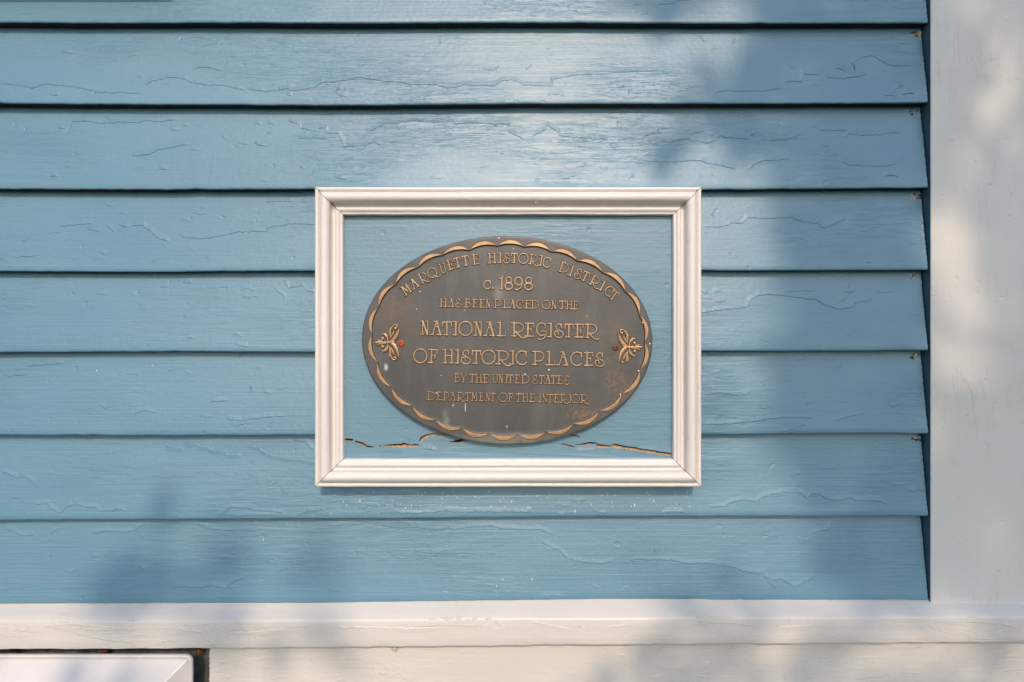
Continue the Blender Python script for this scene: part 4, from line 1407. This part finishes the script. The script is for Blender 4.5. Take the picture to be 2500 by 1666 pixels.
# ------------------------------------------------------------------ tiny cocoon under the ledge
px, py = 962, 1587.5
X, _, Z = W(px, py, 0.026)
coc = thing('insect_cocoon', 'tiny cream insect cocoon stuck under the white ledge', 'cocoon', (X, -0.026, Z))
bm = bmesh.new()
bmesh.ops.create_icosphere(bm, subdivisions=3, radius=0.0033)
for v in bm.verts:
    k = 1 + 0.18 * math.sin(v.co.x * 2400 + 1) * math.sin(v.co.z * 1900) + random.uniform(-.04, .04)
    v.co = Vector((v.co.x * 1.3 * k + X + 0.0004, v.co.y * k - 0.0225, v.co.z * k + Z))
bm.verts.index_update()
mk('silk_case', [v.co for v in bm.verts], [[v.index for v in f.verts] for f in bm.faces], COCOON, coc, True)
bm.free()
mb = MB()
for k in range(7):
    a = random.uniform(0, 6.28)
    mb.tube([(X, -0.024, Z), (X + 0.004 * math.cos(a), -0.0205, Z + 0.0025 * abs(math.sin(a)))], 0.00025, 5)
mb.build('silk_thread', [COCOON], coc)


# ------------------------------------------------------------------ yard: lawn and a dark bed added to cut bounced light
def ground_mat(name, a, b_, scale, bumpd):
    m, t, p = nodes_of(name)
    b = NB(t)
    n1 = b.noise(b.pos(1, 1, 1), 0.6, 4, 0.6)
    n2 = b.noise(b.pos(1, 1, 1), scale, 4, 0.7)
    c = b.mix(b.step(b.math('ADD', b.math('MULTIPLY', n1, 0.5), b.math('MULTIPLY', n2, 0.5)), 0.35, 0.65), a, b_)
    b.l(c, p.inputs['Base Color'])
    b.l(b.bump(n2, bumpd), p.inputs['Normal'])
    p.inputs['Roughness'].default_value = 0.9
    return m


def structure(name, x0, x1, y0, y1, z, m):
    o = mk(name, [(x0, y0, z), (x1, y0, z), (x1, y1, z), (x0, y1, z)], [[0, 1, 2, 3]], m)
    o['kind'] = 'structure'
    return o


structure('lawn', -150, 150, -150, 150, 0.0, ground_mat('lawn_grass', (0.05, 0.075, 0.022), (0.085, 0.11, 0.035), 35, 0.02))
structure('added_dark_bed', -12, 12, -1.7, -0.02, 0.004, ground_mat('bounce_cutting_mulch', (0.045, 0.033, 0.024), (0.08, 0.06, 0.045), 30, 0.03))  # unseen, laid dark so little light bounces up under the boards


# ------------------------------------------------------------------ the tree between wall and sun that dapples the light
def smoothstep(x, a, b_):
    t = np.clip((x - a) / (b_ - a), 0, 1)
    return t * t * (3 - 2 * t)


BX = [(-600, 1500), (-100, 1560), (0, 1590), (60, 1650), (90, 1790), (150, 1750), (240, 1685), (290, 1640), (400, 1650), (460, 1780), (520, 1890), (600, 1910), (700, 1890), (850, 1880), (950, 1850), (1050, 1850),
      (1150, 1900), (1250, 1970), (1350, 1960), (1450, 1960), (1490, 1620), (1600, 1500), (1800, 1300), (2300, 900)]
LIGHT = [(1770, 30, 75, 50, .9), (1760, 400, 90, 65, .7), (1840, 465, 70, 40, .5), (2215, 590, 75, 75, .7), (2450, 225, 65, 140, .72), (2298, 590, 62, 110, .75), (2355, 800, 90, 170, .72),
         (1960, 1530, 60, 50, .6), (2200, 1545, 110, 60, .5), (2140, 1610, 150, 50, .6), (2420, 60, 60, 60, .3), (1930, 1180, 90, 80, .35), (2000, 700, 60, 60, .2), (2300, 430, 60, 60, .3), (2390, 1300, 100, 60, .2)]
DARK = [(1605, 345, 55, 50, .75), (1545, 12, 70, 35, .6), (430, 1215, 62, 52, .3), (300, 1415, 76, 80, 1), (400, 1410, 130, 66, .75), (470, 1330, 90, 42, .7), (510, 1415, 75, 70, .95), (765, 1390, 68, 98, 1), (1655, 1428, 92, 62, 1),
        (1560, 1395, 45, 40, .35), (470, 1545, 190, 45, .65), (340, 1650, 190, 55, .8), (760, 1600, 190, 60, .5), (1480, 1640, 120, 60, .45), (1715, 1010, 60, 60, .25), (1800, 830, 70, 80, .3), (1840, 560, 60, 60, .3),
        (900, 1900, 500, 160, .8), (-300, 1700, 300, 200, .6)]


def shade(px, py):
    xb = np.interp(py, [p[0] for p in BX], [p[1] for p in BX])
    m = smoothstep(px, xb - 60, xb + 60)
    for cx, cy, rx, ry, a in LIGHT:
        m = m * (1 - a * np.exp(-(((px - cx) / rx) ** 2 + ((py - cy) / ry) ** 2) ** 1.5))
    for cx, cy, rx, ry, a in DARK:
        m = 1 - (1 - m) * (1 - a * np.exp(-(((px - cx) / rx) ** 2 + ((py - cy) / ry) ** 2) ** 1.5))
    return m * (1 - 0.28 * smoothstep(py, 1470, 1530) * (px > 900))


tree = thing('shade_tree', 'leafy tree out in the yard whose leaves dapple the wall with shade', 'tree', (2.2, -5.4, 0.0))
N = 13000
cpx = RNG.uniform(-500, 3600, N)
cpy = RNG.uniform(-700, 2300, N)
keepm = RNG.uniform(0, 1, N) < -np.log(1 - 0.975 * shade(cpx, cpy)) / 3.7
cpx, cpy = cpx[keepm], cpy[keepm]
soft = (cpy > 480) | (cpx < 1500)
dist = np.where(soft, RNG.uniform(4.5, 7.5, len(cpx)), RNG.uniform(4.0, 6.2, len(cpx)))

base = np.stack([wx(cpx, 0.012), np.full(len(cpx), -0.012), wz(cpy, 0.012)], 1)
cent = base + dist[:, None] * np.array(SUN)
# the outer crown, beyond the part that shades this stretch of wall
M2 = 2600
u = RNG.normal(0, 1, (M2, 3))
u /= np.linalg.norm(u, axis=1)[:, None]
crown = np.array([2.6, -5.6, 4.6]) + u * (RNG.uniform(0.5, 1, M2) ** 0.5)[:, None] * np.array([2.2, 1.9, 1.9])
rel = crown - np.array([0, 0, 0])
tt = (-0.012 - crown[:, 1]) / (-SUN.y)               # where each leaf's shadow meets the wall
hitx = crown[:, 0] - SUN.x / (-SUN.y) * (-crown[:, 1])
hitz = crown[:, 2] - SUN.z / (-SUN.y) * (-crown[:, 1])
safe = (hitx > 0.95) | (hitz > 2.35)
cent = np.concatenate([cent, crown[safe]])
nl = len(cent)
LV, LF = [], []
q = RNG.normal(0, 1, (nl, 3)) + np.array(SUN) * 0.6
q /= np.linalg.norm(q, axis=1)[:, None]
t1 = np.cross(q, RNG.normal(0, 1, (nl, 3)))
t1 /= np.linalg.norm(t1, axis=1)[:, None]
t2 = np.cross(q, t1)
sz = RNG.uniform(0.022, 0.038, nl)[:, None]
shape = [(-1.25, 0, 0), (-0.5, 0.62, 0.12), (0.4, 0.55, 0.12), (1.35, 0, -0.1), (0.4, -0.55, 0.12), (-0.5, -0.62, 0.12)]
V = np.stack([cent + sz * (a * t1 + b_ * t2 + c * q) for a, b_, c in shape], 1).reshape(-1, 3)
bi = np.arange(nl)[:, None] * 6
Fq = np.concatenate([bi + np.array([[0, 1, 2, 3]]), bi + np.array([[0, 3, 4, 5]])])
mk('foliage', V, Fq, LEAF, tree)
mb = MB()
trunk_top = Vector((2.3, -5.3, 3.6))
mb.tube([(2.2, -5.4, -0.1), (2.22, -5.38, 0.5), (2.2, -5.36, 1.6), (2.26, -5.33, 2.8), trunk_top, (2.5, -5.4, 5.0)], [0.26, 0.19, 0.165, 0.15, 0.13, 0.06], 12)
rb = random.Random(4)
for k in range(26):
    i = rb.randrange(nl)
    e = Vector(cent[i])
    s0 = Vector((2.25, -5.34, rb.uniform(2.3, 4.4)))
    mdl = s0.lerp(e, 0.5) + Vector((rb.uniform(-.15, .15), rb.uniform(-.15, .15), rb.uniform(.05, .3)))
    # keep the limbs out of the sunlit part of the wall
    ok = True
    for tpt in (mdl, e, s0.lerp(e, .25), mdl.lerp(e, .5)):
        hx = tpt.x - SUN.x / (-SUN.y) * (-tpt.y)
        hz = tpt.z - SUN.z / (-SUN.y) * (-tpt.y)
        ppx, ppy = 1250 + hx / S, 833 - (hz - ZC) / S
        if -100 < ppx < 2500 and -60 < ppy < 1666 and float(shade(np.array([ppx]), np.array([ppy]))[0]) < 0.6:
            ok = False
    if ok:
        mb.tube([s0, mdl, e], [0.05, 0.025, 0.006], 7)
mb.build('trunk', [BARK], tree, True)
